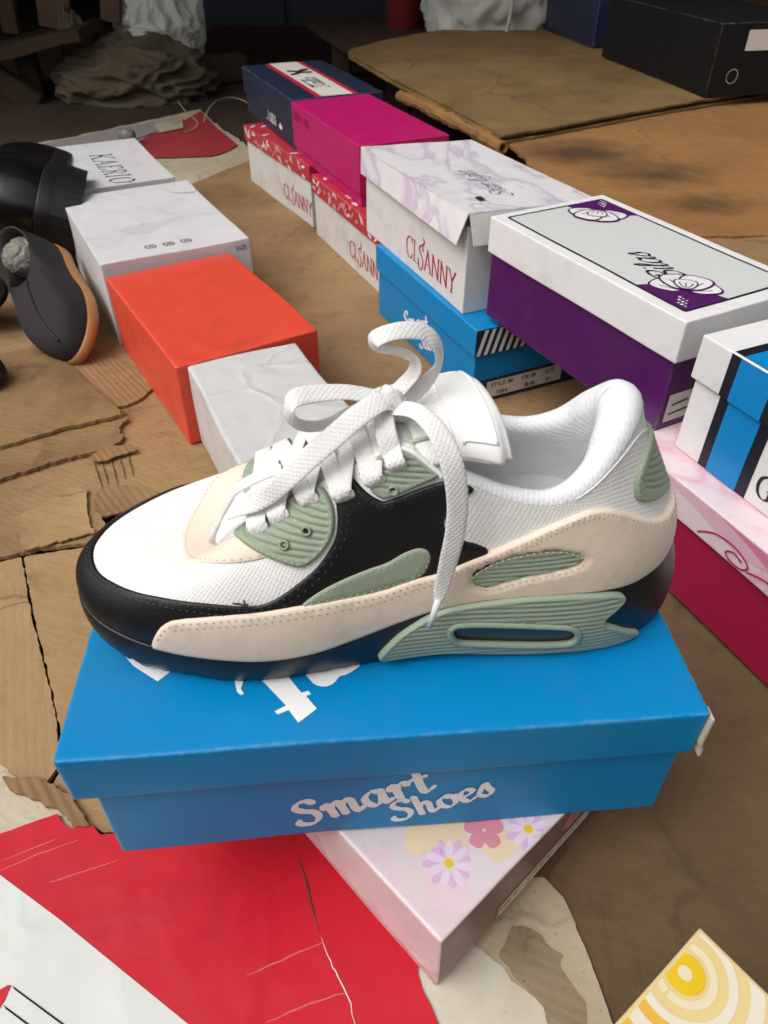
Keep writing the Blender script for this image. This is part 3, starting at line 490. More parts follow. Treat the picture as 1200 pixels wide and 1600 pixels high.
Vv, Ff = tube(spline([(-0.6364,2.5533,0.0000), (-0.5785,2.4044,0.0000), (-0.5158,2.2452,0.0120), (-0.5214,2.2276,0.0000), (-0.5377,2.1868,0.0000)], 8), .0014, 5); o = mesh('string', Vv, Ff, m_cream, None, True); tag(o, 'loose pale string lying across the red printed far board', 'string')
bm = bmesh.new(); bmesh.ops.create_cone(bm, segments=20, radius1=.014, radius2=.014, depth=.05, cap_ends=True); bmesh.ops.bevel(bm, geom=[e for e in bm.edges if e.is_manifold and e.calc_face_angle() > 1], offset=.004, segments=2, affect='EDGES')
o = bm_obj('bottle_cap', bm, plain('grey_metal', (.20,.19,.18), .4), None, True); o.location = (*(-0.6669,2.0848,0.0150)[:2], .018); o.rotation_euler = (math.pi/2, 0, .9); tag(o, 'small dark cylinder lying behind the lettered white box', 'can')
# ---- unseen sheet, walls and block, added to shade the scene
m_shade_sheet = plain('dark_shade_sheet', (.05,.045,.04), .8, .2); m_wall = plain('dark_shade_wall', (.03,.026,.023), .9, .3, .2, 6)  # dark materials for the added shading sheet and walls
block('added_back_wall', 'unseen dark wall added at the back to shade the scene', 'wall', (0, 5.6, 1.2), (11, .12, 2.44), m_wall)  # out of view, put in to keep the background dim
block('added_side_wall', 'unseen dark side wall added on the left for shade', 'wall', (-2.6, 4.1, 1.2), (.1, 2.8, 2.44), m_wall)  # added out of frame, holds back light from the left
block('shade_block', 'dark blue block added behind the viewer to shade near faces', 'shade_block', (.15, -.52, .27), (1.3, .3, .56), m_cab, 0, .03)  # invented light blocker behind the camera, darkens the near box faces
block('added_shade_sheet', 'unseen dark sheet added over the far half for shade', 'added_shade_sheet', (0, 3.75, 1.62), (11, 4.1, .03), m_shade_sheet, 0, .004)  # unseen overhead sheet, added to cut daylight over the background

# ------------------------------------------------------------------ shoe boxes
GR = [0, .0008, .002, .0035, .006, .011]
def steps(L):
    g = [x for x in GR if x < L*.4]; n = max(1, int((L-2*g[-1])/.02)); mid = list(np.linspace(g[-1], L-g[-1], n+1))
    return np.array(g[:-1]+mid+[L-x for x in g[:-1][::-1]])
class Warp:
    """gentle dents and bows shared by a box and everything printed on it"""
    def __init__(s, seed, amp, sag=0): s.seed, s.amp, s.sag = seed, amp, sag
    def __call__(s, p):
        a = s.amp; k = s.seed
        return (p[0]+a*n3(p, 9, k), p[1]+a*n3(p, 9, k+5), p[2]+a*n3(p, 8, k+9)-s.sag*max(0, 1-(p[0]/.15)**2)*max(0, 1-(p[1]/.1)**2)*(1 if p[2] > .05 else 0))
def rbox(c0, c1, r, warp=None, skip=()):
    """rounded box between corners, even grid refined at the edges; returns V,F,edge distance"""
    c0 = np.array(c0, float); c1 = np.array(c1, float); V = []; F = []; E = []; key = {}
    def add(p, e):
        k = tuple(np.round(p, 6)); i = key.get(k)
        if i is None: i = key[k] = len(V); V.append(p); E.append(e)
        return i
    for ax in range(3):
        a, b = (ax+1) % 3, (ax+2) % 3; A = steps(c1[a]-c0[a])+c0[a]; B = steps(c1[b]-c0[b])+c0[b]
        for sd in (0, 1):
            if ('-xyz'[0] if sd == 0 else '+')+'xyz'[ax] in skip: continue
            idx = np.zeros((len(A), len(B)), int)
            for i, x in enumerate(A):
                for j, y in enumerate(B):
                    p = np.zeros(3); p[ax] = c1[ax] if sd else c0[ax]; p[a] = x; p[b] = y
                    e = min(x-A[0], A[-1]-x, y-B[0], B[-1]-y)
                    q = np.clip(p, c0+r, c1-r); d = p-q; l = np.linalg.norm(d)
                    p2 = q+d/l*r if l > 1e-9 else p
                    idx[i, j] = add(p2, e)
            for i in range(len(A)-1):
                for j in range(len(B)-1):
                    f = (idx[i, j], idx[i+1, j], idx[i+1, j+1], idx[i, j+1])
                    F.append(f if sd else f[::-1])
    if warp: V = [np.array(warp(p)) for p in V]
    return V, F, E
class Box:
    """a lidded card box: Empty at the base; local x along its first edge, y to the left of it"""
    def __init__(s, label, x, y, yaw, a, b, h, sgn, z0=0.0, lidh=.03, mbody=None, mlid=None, lap=.0035, seed=1, amp=.0012, r=.0012, group=None, sag=0.0, name='shoe_box', nolid=False, slip=(0, 0), tilt=(0, 0), lidobj=True):
        yw = math.radians(yaw); u = np.array([math.cos(yw), math.sin(yw)]); v = np.array([-u[1], u[0]])
        c = np.array([x, y])+u*a/2+v*sgn*b/2
        s.root = thing(name, label, 'shoe box', (c[0], c[1], z0), 0, group, rot=(math.radians(tilt[0]), math.radians(tilt[1]), yw))
        s.a, s.b, s.h, s.lidh = a, b, h, lidh; s.w = Warp(seed, amp, sag); s.lap = lap; s.slip = slip
        s.c = {}
        if nolid:
            V, F, E = rbox((-a/2, -b/2, 0), (a/2, b/2, h), r, s.w); s.body = mesh('body', V, F, mbody, s.root, True, attr={'edge': E})
        else:
            ba, bb = a/2-lap, b/2-lap
            V, F, E = rbox((-ba+slip[0], -bb+slip[1], 0), (ba+slip[0], bb+slip[1], h-.006), r*.8, s.w); s.body = mesh('body', V, F, mbody, s.root, True, attr={'edge': E})
            if lidobj:
                V, F, E = rbox((-a/2, -b/2, h-lidh), (a/2, b/2, h), r, s.w); s.lid = mesh('lid', V, F, mlid or mbody, s.root, True, attr={'edge': E})
        s.nolid = nolid
    def fp(s, face, p, q, off=.0003):
        """point on a face: p right, q up as read from outside, from the face centre (sides: q from the base)"""
        lid = face.startswith('lid'); f = face[-2:]; i = 0 if (lid or s.nolid or f == '+z') else s.lap
        sx, sy = (0, 0) if (lid or s.nolid or f == '+z') else s.slip
        X, Y = s.a/2-i, s.b/2-i
        P = {'+z': (p, q, s.h+off), '-y': (p+sx, -Y-off+sy, q), '+y': (-p+sx, Y+off+sy, q), '-x': (-X-off+sx, -p+sy, q), '+x': (X+off+sx, p+sy, q)}[f]
        return s.w(P)
    def strokes(s, name, face, S, m, off=.0003, parent=None, label=None):
        V = []; F = []
        for k, (P, Q) in enumerate(S):
            o = len(V); V += [s.fp(face, x, y, off+.00001*k) for x, y in P]; F += [tuple(i+o for i in f) for f in Q]
        F = fix(V, F, s.fp(face, 0, 0.01, 1)); o = mesh(name, V, F, m, parent or (s.root if s.nolid else (s.lid if (face.startswith('lid') or face == '+z') else s.body)))
        if label: o['label'] = label
        return o
    def patch(s, name, face, P, m, off=.0002, step=.012, parent=None, curve=0, holes=(), label=None):
        P = np.array(P, float)
        if curve: P = chaikin(P, curve)
        P = densify(P, step*.6) if not curve else P
        if face == '+z': P = np.clip(P, (-s.a/2+.0022, -s.b/2+.0022), (s.a/2-.0022, s.b/2-.0022)); P = P[np.linalg.norm(P-np.roll(P, 1, 0), axis=1) > 1e-6]
        v, f, d = fill(P, step, holes)
        V = [s.fp(face, x, y, off) for x, y in v]; f = fix(V, f, s.fp(face, 0, .01, 1))
        o = mesh(name, V, f, m, parent or (s.root if s.nolid else (s.lid if (face.startswith('lid') or face == '+z') else s.body)), uv=v, attr={'edge': [1.0]*len(v)})
        if label: o['label'] = label
        return o
def fix(V, F, far):
    """wind faces towards the far point"""
    o = []
    for f in F:
        a, b, c = (np.array(V[i]) for i in f[:3]); n = np.cross(b-a, c-a)
        o.append(f if n@(np.array(far)-a) >= 0 else tuple(f)[::-1])
    return o
def rect(x0, y0, x1, y1): return [(x0, y0), (x1, y0), (x1, y1), (x0, y1)]
def disc(cx, cy, r, n=28, ry=None): return [(cx+r*math.cos(2*math.pi*k/n), cy+(ry or r)*math.sin(2*math.pi*k/n)) for k in range(n)]
def petal(cx, cy, r0, r1, w, a, tip=.3):
    P = np.array([(r0, -w*.25), (r0+(r1-r0)*.55, -w*.5), (r1-(r1-r0)*.08, -w*tip), (r1, 0), (r1-(r1-r0)*.08, w*tip), (r0+(r1-r0)*.55, w*.5), (r0, w*.25)])
    c, s_ = math.cos(a), math.sin(a); return [(cx+c*x-s_*y, cy+s_*x+c*y) for x, y in P]

WHITE = (.76,.755,.75)
m_blue = paper('blue_card', (.001,.214,.505), .34, .22, .15, (.55,.62,.66), spec=.2, seed=1, bend=.18)
m_ink_white = plain('white_print', (.78,.79,.80), .4, .03)
m_ink_black = plain('black_print', (.02,.02,.022), .45, .1)
m_ink_red = plain('red_print', (.42,.02,.03), .45, .08)
m_ink_purple = plain('purple_print', (.075,.012,.10), .4, .1)
m_raw = paper('raw_card_edge', (.50,.44,.34), .7, 0, .2)
m_sticker = paper('white_sticker', (.66,.62,.55), .5, 0, .2)
# --- blue box under the trainer
def smart(box, face, x, y, ang, s, m, part='lettering'):
    S = place(layout('Smart', SCRIPT, s, .185, .32, 25, .10, track=.06)[0], x, y, ang)
    S2 = place(layout('Shoes', SCRIPT, s*.86, .175, .32, 25, .10, track=.04)[0], x+3.2*s*math.cos(ang)+1.55*s*math.sin(ang), y+3.2*s*math.sin(ang)-1.55*s*math.cos(ang), ang)
    return box.strokes(part, face, S+S2, m)
A = Box('blue shoe box carrying the trainer, white slanted lettering on its long side', -.163, .194, 4.8, .335, .125, .108, 1, .0805, .037, m_blue, lap=.0058, slip=(.003, 0), seed=3, amp=.0014, r=.0018)
smart(A, '-y', -.0545, .0110, math.radians(23.5), .0155, m_ink_white)
for P in ([(-0.1458,0.0034), (-0.1379,-0.0061), (-0.1230,-0.0176), (-0.1170,-0.0118), (-0.1077,0.0103), (-0.1302,0.0170)],
          [(-0.0821,-0.0143), (-0.0806,-0.0220), (-0.0791,-0.0284), (-0.0770,-0.0306), (-0.0753,-0.0299), (-0.0772,-0.0265), (-0.0761,-0.0216), (-0.0731,-0.0150)],
          [(-0.0776,-0.0081), (-0.0647,-0.0238), (-0.0528,-0.0394), (-0.0587,-0.0425), (-0.0570,-0.0445), (-0.0514,-0.0423), (-0.0464,-0.0504), (-0.0368,-0.0427), (-0.0424,-0.0343), (-0.0397,-0.0333), (-0.0414,-0.0311), (-0.0448,-0.0321), (-0.0506,-0.0229), (-0.0637,-0.0026)],
          [(-0.0458,-0.0151), (-0.0410,-0.0228), (-0.0376,-0.0277), (-0.0321,-0.0294), (-0.0273,-0.0274), (-0.0243,-0.0225), (-0.0205,-0.0224), (-0.0110,-0.0155), (-0.0137,-0.0068), (-0.0351,-0.0027)]):
    A.patch('lettering', '+z', P, m_ink_white, .00025, step=.004, curve=1 if len(P) == 10 else 0)
# torn paper corner of the lid
V, F, E_ = rbox((-.0008, -.0045, -.019), (.0008, .0045, .016), .0006); mesh('torn_corner', [(x+.1675+.002*(z < -.01), y-.0605, z+.09) for x, y, z in V], F, m_raw, A.lid, attr={'edge': [1]*len(V)})
# --- flower box below it
m_pinkside = paper('pink_watercolour_card', (.66,.42,.47), .35, .5, .22, (.7,.66,.62), seed=4, veins=(.55,.20,.30), crease=.4)
m_fl_white = paper('white_floral_card', (.67,.585,.59), .33, .4, .25, (.7,.66,.62), seed=5, veins=(.74,.52,.58), crease=.5)
Nb = Box('white and pink flower printed shoe box wedged under the blue box', .031, .15, 132.7, .31, .19, .08, -1, 0, .062, m_pinkside, m_fl_white, seed=5, amp=.002, r=.002, lap=.003)
m_pet = plain('lilac_petal_print', (.64,.42,.60), .4, .12); m_pet2 = plain('pale_petal_print', (.72,.58,.69), .4, .1); m_yel = plain('yellow_print', (.70,.50,.03), .4, .1); m_rose = plain('rose_print', (.62,.24,.30), .4, .15); m_peach = plain('peach_print', (.72,.56,.38), .4, .12)
def daisy(b, face, x, y, R, n=15, ph=0):
    for k in range(n):
        a = ph+2*math.pi*k/n; rr = R*(.86+.18*((k*7) % 5)/4)
        b.patch('flower_print', face, petal(x, y, R*.14, rr, R*.36, a), m_pet2 if k % 2 else m_pet, .00022+.00003*(k % 2), step=.006, curve=1)
    b.patch('flower_print', face, disc(x, y, R*.24, 18), plain('cream_print', (.74,.60,.42), .4), .00030); b.patch('flower_print', face, disc(x, y, R*.17, 18), m_yel, .00035)
daisy(Nb, '+z', *(-0.1280,0.0603), .0155); daisy(Nb, '+z', *(-0.1464,0.0099), .0150, 14, .3)
for k in range(5):
    cx, cy = (-0.1288,0.0302); Nb.patch('flower_print', '+z', petal(cx, cy, .001, .0125, .010, .5+k*1.256, .38), m_rose, .00024+.00002*k, step=.006, curve=1)
for (cx, cy), r in (((-0.1059,0.0631), .010), ((-0.1431,0.0263), .009), ((-0.1154,0.0482), .012), ((-0.1404,0.0331), .008)):
    Nb.patch('flower_print', '+z', [(cx+r*math.cos(a)*(1+.3*math.sin(3*a+r*900)), cy+r*math.sin(a)) for a in np.linspace(0, 2*math.pi, 20)[:-1]], m_peach, .00018)
m_band = paper('dusky_pink_card', (.24,.135,.145), .35, .4, .2, seed=8)
Nb.patch('end_panel', 'lid-x', rect(-.094, .0195, .094, .0785), m_band, .0003)
for p, r, mm in ((.03, .013, m_rose), (.062, .014, m_peach)):
    for k in range(6): Nb.patch('flower_print', 'lid-x', petal(p, .058, .001, r, r*.8, k*1.05+.2, .38), mm, .0005+.00002*k, step=.006, curve=1)
Nb.patch('sticker', 'lid-x', rect(-.043, .0215, .055, .038), m_sticker, .0006)
S = []
for k, (p0, wd) in enumerate(((-.040, 'SIZE NO'), (-.010, 'COLOR NO'), (.022, 'STYLE NO'))): S += place(layout(wd, SANS, .0024, .13, .6, smooth=False)[0], p0, .030)
for p0 in (-.0425, -.012, .02): S.append((np.array([(p0, .0215), (p0+.0006, .0215), (p0+.0006, .038), (p0, .038)]), [(0, 1, 2, 3)]))
Nb.strokes('lettering', 'lid-x', S, m_ink_black, .0008)
# --- yellow box at the lower right corner
m_yellow = paper('yellow_card', (.72,.56,.24), .33, .6, .3, (.75,.7,.6), seed=9)
O = Box('yellow and orange shoe box with ring print, near the right corner', .166, .152, 218, .3, .19, .1, 1, 0, .03, m_yellow, seed=9, amp=.001)
m_ring = plain('pale_ring_print', (.74,.64,.42), .35, .06); m_ring2 = plain('cream_ring_print', (.72,.66,.54), .35, .06); m_or = plain('orange_print', (.74,.42,.06), .35, .08); m_sun = plain('golden_print', (.72,.48,.01), .35, .06)
cx, cy = (-0.1251,-0.0872)
def ring(b, r0, r1, m, off, a0=0, a1=2*math.pi):
    a = np.linspace(a0, a1, 40); P = [(cx+r1*math.cos(t), cy+r1*math.sin(t)) for t in a]+[(cx+r0*math.cos(t), cy+r0*math.sin(t)) for t in a[::-1]]
    P = [(min(max(x, -.1485), .148), min(max(y, -.0935), .093)) for x, y in P]; b.patch('ring_print', '+z', P, m, off, step=.006)
O.patch('ring_print', '+z', [(-0.1041,-0.0947), (-0.1036,-0.0813), (-0.1100,-0.0713), (-0.1027,-0.0578), (-.05,-.05), (-.05,-.0935), (-.12,-.0935)], m_or, .00018, step=.008)
O.patch('ring_print', '+z', disc(cx, cy, .0098, 30), m_sun, .00035); O.patch('ring_print', '+z', disc(cx, cy, .0036, 20), m_ring, .00045)
ring(O, .012, .016, m_ring, .0003, 0, 6.2); ring(O, .021, .0255, m_ring2, .0003, -1, 4.2); ring(O, .031, .038, m_ring2, .0003, -.9, 3.2)
# --- right-hand row, front to back
m_crim = paper('crimson_card', (.36,.008,.055), .38, .3, .08, (.5,.3,.3), seed=11)
m_pinklid = paper('pink_and_cream_lid', (.74,.62,.64), .3, .4, .1, seed=12, veins=(.74,.36,.48))
Hb = Box('crimson shoe box with pink ribbon printed lid below the blue striped box', .340, .331, 114.8, .31, .19, .118, -1, 0, .036, m_crim, m_pinklid, seed=12, amp=.001, lap=.005)
m_pk = plain('pink_ribbon_print', (.66,.20,.36), .35, .12); m_pk2 = plain('light_pink_ribbon_print', (.72,.44,.54), .35, .1); m_mag = plain('magenta_print', (.45,.03,.14), .35, .1)
Hb.patch('ribbon_print', 'lid+y', chaikin(np.array([(-.154,.1165),(.154,.1165),(.154,.110),(.10,.108),(.07,.104),(.045,.096),(.02,.098),(-.02,.108),(-.08,.112),(-.154,.113)]), 2), m_pk2, .0004)
Hb.patch('ribbon_print', 'lid+y', chaikin(np.array([(.00,.1165),(.154,.1165),(.154,.1),(.12,.097),(.085,.099),(.06,.107),(.03,.114)]), 2), m_pk, .0006)
def swirl(P, wd):
    P = resample(spline(P, 8), .0012, False); T = np.gradient(P, axis=0); T /= np.linalg.norm(T, axis=1, keepdims=True); N = np.stack([-T[:, 1], T[:, 0]], 1); n = len(P)
    return (np.concatenate([P+N*wd, P-N*wd]), [(i, n+i, n+i+1, i+1) for i in range(n-1)])
Hb.strokes('swirl_print', 'lid+y', [swirl([(-.005,.087),(.012,.098),(.034,.1005),(.05,.094),(.046,.0865),(.034,.0855),(.027,.090),(.034,.095),(.044,.0925)], .0009), swirl([(.05,.088),(.07,.094),(.088,.090),(.09,.085)], .0009)], m_mag, .0009)
m_white = paper('white_card', WHITE, .36, .55, .22, (.55,.5,.42), seed=14)
m_blk = plain('black_stripe_print', (.012,.012,.02), .4, .1)
G = Box('white shoe box with broad blue stripe edged in black, right of the purple box', .393, .278, 114.3, .31, .19, .112, -1, .1185, .040, m_white, seed=14, amp=.0008)
m_bl2 = plain('bright_blue_print', (.003,.22,.55), .35, .06)
for f, q0, q1 in (('+y', .001, .071), ('lid+y', .0725, .1115)):
    G.patch('stripe_print', f, rect(-.1215, q0, -.0665, q1), m_blk, .0004, step=.02); G.patch('stripe_print', f, rect(-.1115, q0, -.0775, q1), m_bl2, .0007, step=.02)
G.patch('stripe_print', '+z', rect(.0665, -.094, .1215, .0942), m_blk, .0004, step=.02); G.patch('stripe_print', '+z', rect(.0775, -.094, .1115, .0942), m_bl2, .0007, step=.02)
G.strokes('lettering', '+y', place(layout('Gl', SERIF, .0135, .12, .25, 0)[0], -.060, .012), m_ink_black, .0004)
m_purple = paper('purple_card', (.075,.007,.095), .34, .4, .12, (.4,.3,.4), seed=15)
Fb = Box('purple shoe box with white flower printed lid, spanning two lower boxes', .257, .579, 117.7, .296, .160, .118, -1, .1142, .040, m_purple, m_white, seed=15, amp=.0008)
m_grey = plain('pale_grey_print', (.60,.62,.61), .33, .04)
fr = np.array([(.134,.066),(.134,-.066),(-.132,-.066),(-.132,.066)])
Fb.patch('panel_print', '+z', fr, m_grey, .0003, step=.02)
def line(b, P, wd, m, off, face='+z', name='border_print'):
    S = []
    for a, c in zip(P[:-1], P[1:]):
        a, c = np.array(a), np.array(c); t = (c-a)/np.linalg.norm(c-a); n = np.array([-t[1], t[0]]); k = max(2, int(np.linalg.norm(c-a)/.02))
        L = [a+(c-a)*i/k for i in range(k+1)]; S.append((np.array([x+n*wd for x in L]+[x-n*wd for x in L]), [(i, k+1+i, k+2+i, i+1) for i in range(k)]))
    return b.strokes(name, face, S, m, off)
line(Fb, [fr[0], fr[3], fr[2], fr[1], fr[0]], .0013, m_blk, .0006)
def bloom(b, corner, sx, sy):
    cx0, cy0 = corner
    q = lambda x, y: np.array((cx0+sx*x, cy0+sy*y))
    b.patch('flower_print', '+z', [q(0,0), q(.062,0), q(.055,.018), q(.042,.034), q(.026,.045), q(0,.052)], m_ink_purple, .0009, step=.008)
    def pet(P, k):
        base = np.mean([q(*p) for p in P], 0)
        P = [q(*p) for p in P]; b.patch('flower_print', '+z', P, m_ink_purple, .0010+.0003*k, step=.006, curve=2); c = np.mean(P, 0); L_ = [c+(q(.02,.02)-c)*t+np.array([.0015*math.sin(5*t), 0]) for t in (.1,.4,.75)]; b.strokes('flower_print', '+z', [swirl(L_, .0007), swirl([x+np.array([.003,.003]) for x in L_[::-1]], .0004)], m_ink_purple, .00135+.0003*k); b.patch('flower_print', '+z', [c+(np.array(p)-c)*.80 for p in P], m_white, .00115+.0003*k, step=.006, curve=2)
    c0 = np.array((.029, .029)); k = 0
    for an, L_, W_ in ((-12, .036, .030), (100, .036, .030), (25, .040, .033), (66, .040, .034), (45, .026, .024)):
        P = petal(c0[0], c0[1], .003, L_, W_, math.radians(an), .44); c = np.mean(P, 0)
        b.patch('flower_print', '+z', chaikin([q(*p) for p in P], 1), m_ink_purple, .0010+.0003*k, step=.006, curve=1); b.patch('flower_print', '+z', chaikin([q(*(c+(np.array(p)-c)*.86)) for p in P], 1), m_white, .00115+.0003*k, step=.006, curve=1)
        d = np.array((math.cos(math.radians(an)), math.sin(math.radians(an)))); n_ = np.array((-d[1], d[0]))
        b.strokes('flower_print', '+z', [swirl([q(*(c0+d*.006+n_*w_*.3)), q(*(c0+d*L_*.4+n_*w_)), q(*(c0+d*L_*.66+n_*w_*1.5))], .0005) for w_ in (-.004, 0, .0045)], m_ink_purple, .0013+.0003*k); k += 1
    for k in range(9): b.patch('flower_print', '+z', disc(*q(.006+.0032*(k % 4)+.001*k, .006+.005*(k//3)), .0011+.0005*(k % 2), 9), m_white, .0013, step=.004)
bloom(Fb, (.134, -.066), -1, 1); bloom(Fb, (-.132, .066), 1, -1)
Fb.strokes('lettering', '+z', place(layout('Bilas', SCRIPT, .0175, .08, .3, 40, .35, smooth=True)[0], -.082, .010, math.radians(-6)), m_blk, .0008)
Fb.patch('sticker', '-x', rect(-.07, .012, -.035, .042), m_sticker, .0006); line(Fb, [(-.066,.02),(-.04,.022)], .001, m_ink_black, .0009, '-x', 'lettering'); line(Fb, [(-.064,.03),(-.045,.032)], .001, m_ink_black, .0009, '-x', 'lettering')
B2 = Box('blue shoe box at floor level under the marbled white box', .111, .812, 114.2, .302, .19, .107, -1, 0, .037, m_blue, seed=17, amp=.001)
smart(B2, '+y', -.054, .016, math.radians(20), .0150, m_ink_white)
m_navy = plain('navy_print', (.012,.02,.045), .4, .1)
for k in range(17): B2.patch('stripe_print', 'lid-x', [(-.0925+.0105*k, .072), (-.0925+.0105*k+.0052, .072), (-.0925+.0105*k+.0152, .105), (-.0925+.0105*k+.0100, .105)] if k < 16 else rect(.08, .072, .084, .105), m_ink_white if k else m_ink_white, .0006, step=.02)
B2.patch('stripe_print', 'lid-x', rect(-.0942, .0712, .0942, .1058), m_navy, .0003, step=.02)
B2.patch('end_panel', '-x', rect(-.0905, .001, .0905, .034), m_navy, .0003, step=.02); B2.patch('sticker', '-x', rect(-.070, .006, .045, .0295), m_sticker, .0006)
S = []
for p0, wd in ((-.064, 'STYLE NO'), (-.018, 'COLOR'), (.018, 'SIZE')): S += place(layout(wd, SANS, .0036, .14, .6, smooth=False)[0], p0, .021)
for p0, wd in ((-.055, '1084'), (-.012, 'BLUE'), (.02, '41')): S += place(layout(wd, SANS, .0034, .16, .6, smooth=False)[0], p0, .009)
B2.strokes('lettering', '-x', S, m_ink_black, .0009)
# marbled lid box with sprung corner flaps
m_marb = paper('marbled_white_card', (.72,.70,.71), .36, .6, .3, (.42,.36,.28), seed=18, veins=(.50,.40,.56))
m_wh2 = paper('worn_white_card', (.72,.70,.68), .4, .7, .3, (.42,.34,.24), seed=19)
C1 = Box('white marbled shoe box with split lid corner on the lower blue box', .095, .849, 113.3, .323, .18, .113, -1, .1072, .036, m_wh2, seed=19, amp=.0008, lap=.005, lidobj=False)
def plate(name, c, th, m, parent, nx=16, ny=10, bow=0):
    """thin card from four corners (counter-clockwise seen from outside)"""
    c = [np.array(x, float) for x in c]; V = []; E = []
    nrm = np.cross(c[1]-c[0], c[3]-c[0]); nrm /= np.linalg.norm(nrm); L1 = np.linalg.norm(c[1]-c[0]); L2 = np.linalg.norm(c[3]-c[0])
    for k in (0, 1):
        for i in range(nx+1):
            for j in range(ny+1):
                a, b = i/nx, j/ny; p = (1-a)*(1-b)*c[0]+a*(1-b)*c[1]+a*b*c[2]+(1-a)*b*c[3]
                V.append(p+nrm*(bow*math.sin(math.pi*a)*b-th*k+.0006*n3(p, 20, 3))); E.append(min(min(a, 1-a)*L1, min(b, 1-b)*L2) if k == 0 else 1)
    n = (nx+1)*(ny+1); q = lambda i, j, k: k*n+i*(ny+1)+j; F = []
    for i in range(nx):
        for j in range(ny): F += [(q(i,j,0), q(i+1,j,0), q(i+1,j+1,0), q(i,j+1,0)), (q(i,j+1,1), q(i+1,j+1,1), q(i+1,j,1), q(i,j,1))]
    for i in range(nx): F += [(q(i,0,0), q(i,0,1), q(i+1,0,1), q(i+1,0,0)), (q(i+1,ny,0), q(i+1,ny,1), q(i,ny,1), q(i,ny,0))]
    for j in range(ny): F += [(q(0,j+1,0), q(0,j+1,1), q(0,j,1), q(0,j,0)), (q(nx,j,0), q(nx,j,1), q(nx,j+1,1), q(nx,j+1,0))]
    return mesh(name, V, F, m, parent, False, attr={'edge': E})
a2, b2 = .1615, .09; z = [.1255, .1195, .1110, .1165]       # top heights: near-left, far-left, far-right, near-right
tl = [(-a2, b2, z[0]), (a2, b2, z[1]), (a2, -b2, z[2]), (-a2, -b2, z[3])]
lid = plate('lid', [tl[0], tl[3], tl[2], tl[1]], .0016, m_marb, C1.root)
hf = .036
plate('lid_flap', [(a2, b2+.0012, z[1]-hf), (-a2+.006, b2+.010, z[0]-hf-.001), (-a2, b2+.0002, z[0]-.0008), (a2, b2+.0002, z[1]-.0008)], .0014, m_marb, lid, bow=-.001)
plate('lid_flap', [(-a2-.008, b2-.006, z[0]-hf), (-a2-.001, -b2, z[3]-hf), (-a2-.0002, -b2, z[3]-.0008), (-a2-.0002, b2-.002, z[0]-.0012)], .0014, m_wh2, lid)
plate('lid_flap', [(a2+.001, -b2, z[2]-hf), (a2+.001, b2, z[1]-hf), (a2+.0002, b2, z[1]-.0008), (a2+.0002, -b2, z[2]-.0008)], .0014, m_wh2, lid)
plate('lid_flap', [(-a2, -b2-.001, z[3]-hf), (a2, -b2-.001, z[2]-hf), (a2, -b2-.0002, z[2]-.0008), (-a2, -b2-.0002, z[3]-.0008)], .0014, m_wh2, lid)
V = []; F = []
for k, (P, Q) in enumerate(place(layout('Star light', SCRIPT, .0145, .055, .25, 40, .30)[0], -.115, .002, math.radians(-1))):
    o = len(V)
    for x, y in P:
        a, b = (x+a2)/(2*a2), (y+b2)/(2*b2); zz = (z[3]*(1-a)+z[2]*a)*(1-b)+(z[0]*(1-a)+z[1]*a)*b; V.append((x, y, zz+.0012+.00001*k))
    F += [tuple(i+o for i in f) for f in Q]
mesh('lettering', V, fix(V, F, (0, 0, 2)), m_ink_black, lid)
C1.strokes('lettering', '+y', place(layout('CLSANNY', SERIF, .0185, .085, .28, 0)[0], -.012, .016), m_ink_red, .0004)
V, F, E_ = rbox((-.006, -.004, 0), (.006, .004, .0006), .0002); mesh('tape_scrap', [(x-.120, y+.052, zz+.1245) for x, y, zz in V], F, m_ink_black, lid)
# two identical white boxes with red leaf-printed lids
m_redlid = paper('red_leaf_lid', (.46,.03,.05), .4, .5, .2, (.7,.6,.55), seed=21)
m_wh3 = paper('grey_white_card', (.66,.65,.63), .42, .5, .35, seed=22)
m_leaf = plain('white_leaf_print', (.74,.64,.62), .4, .06); m_leaf2 = plain('pink_leaf_print', (.62,.22,.24), .4, .1)
for lab, x, y, yw, a, h, tx, sd in (('white box with red leaf-print lid directly under the magenta box', -.006, 1.145, 114.4, .31, .109, .030, 22), ('white box with red leaf-print lid under the navy box, farthest in the row', -.14, 1.457, 118.7, .345, .115, .040, 25)):
    b = Box(lab, x, y, yw, a, .19, h, -1, 0, .030, m_wh3, m_redlid, seed=sd, amp=.0008, group='white shoe boxes with red leaf lids')
    b.strokes('lettering', '+y', place(layout('CLSANNY', SERIF, .0180, .085, .30, 0)[0], tx-.012, .020), m_ink_red, .0004)
    rnd = random.Random(sd); S = []
    for k in range(34):
        p = -a/2+.01+rnd.random()*(a-.02); q = h-.029+rnd.random()*.022; an = rnd.choice((.7, 2.3, .2, 1.2, 2.9)); L = .012+rnd.random()*.01
        P = np.clip(np.array(petal(p, q, 0, L, .006, an)), (-a/2+.001, h-.0295), (a/2-.001, h-.0008)); S.append((P, [tuple(range(7))]))
    b.strokes('leaf_print', 'lid+y', S[::2], m_leaf, .0004); b.strokes('leaf_print', 'lid+y', S[1::2], m_leaf2, .0008)
    S = []
    for k in range(40):
        P = np.clip(np.array(petal(-a/2+rnd.random()*a, -.095+rnd.random()*.19, 0, .02, .008, rnd.random()*6)), (-a/2+.001, -.094), (a/2-.001, .094)); S.append((P, [tuple(range(7))]))
    b.strokes('leaf_print', '+z', S, m_leaf, .0004)
m_magenta = paper('magenta_card', (.46,.006,.12), .45, .25, .12, (.6,.2,.3), seed=27)
Eb = Box('plain magenta shoe box between the navy box and the marbled box', -.039, 1.243, 114.1, .332, .159, .094, -1, .1095, .075, m_magenta, seed=27, amp=.0008)
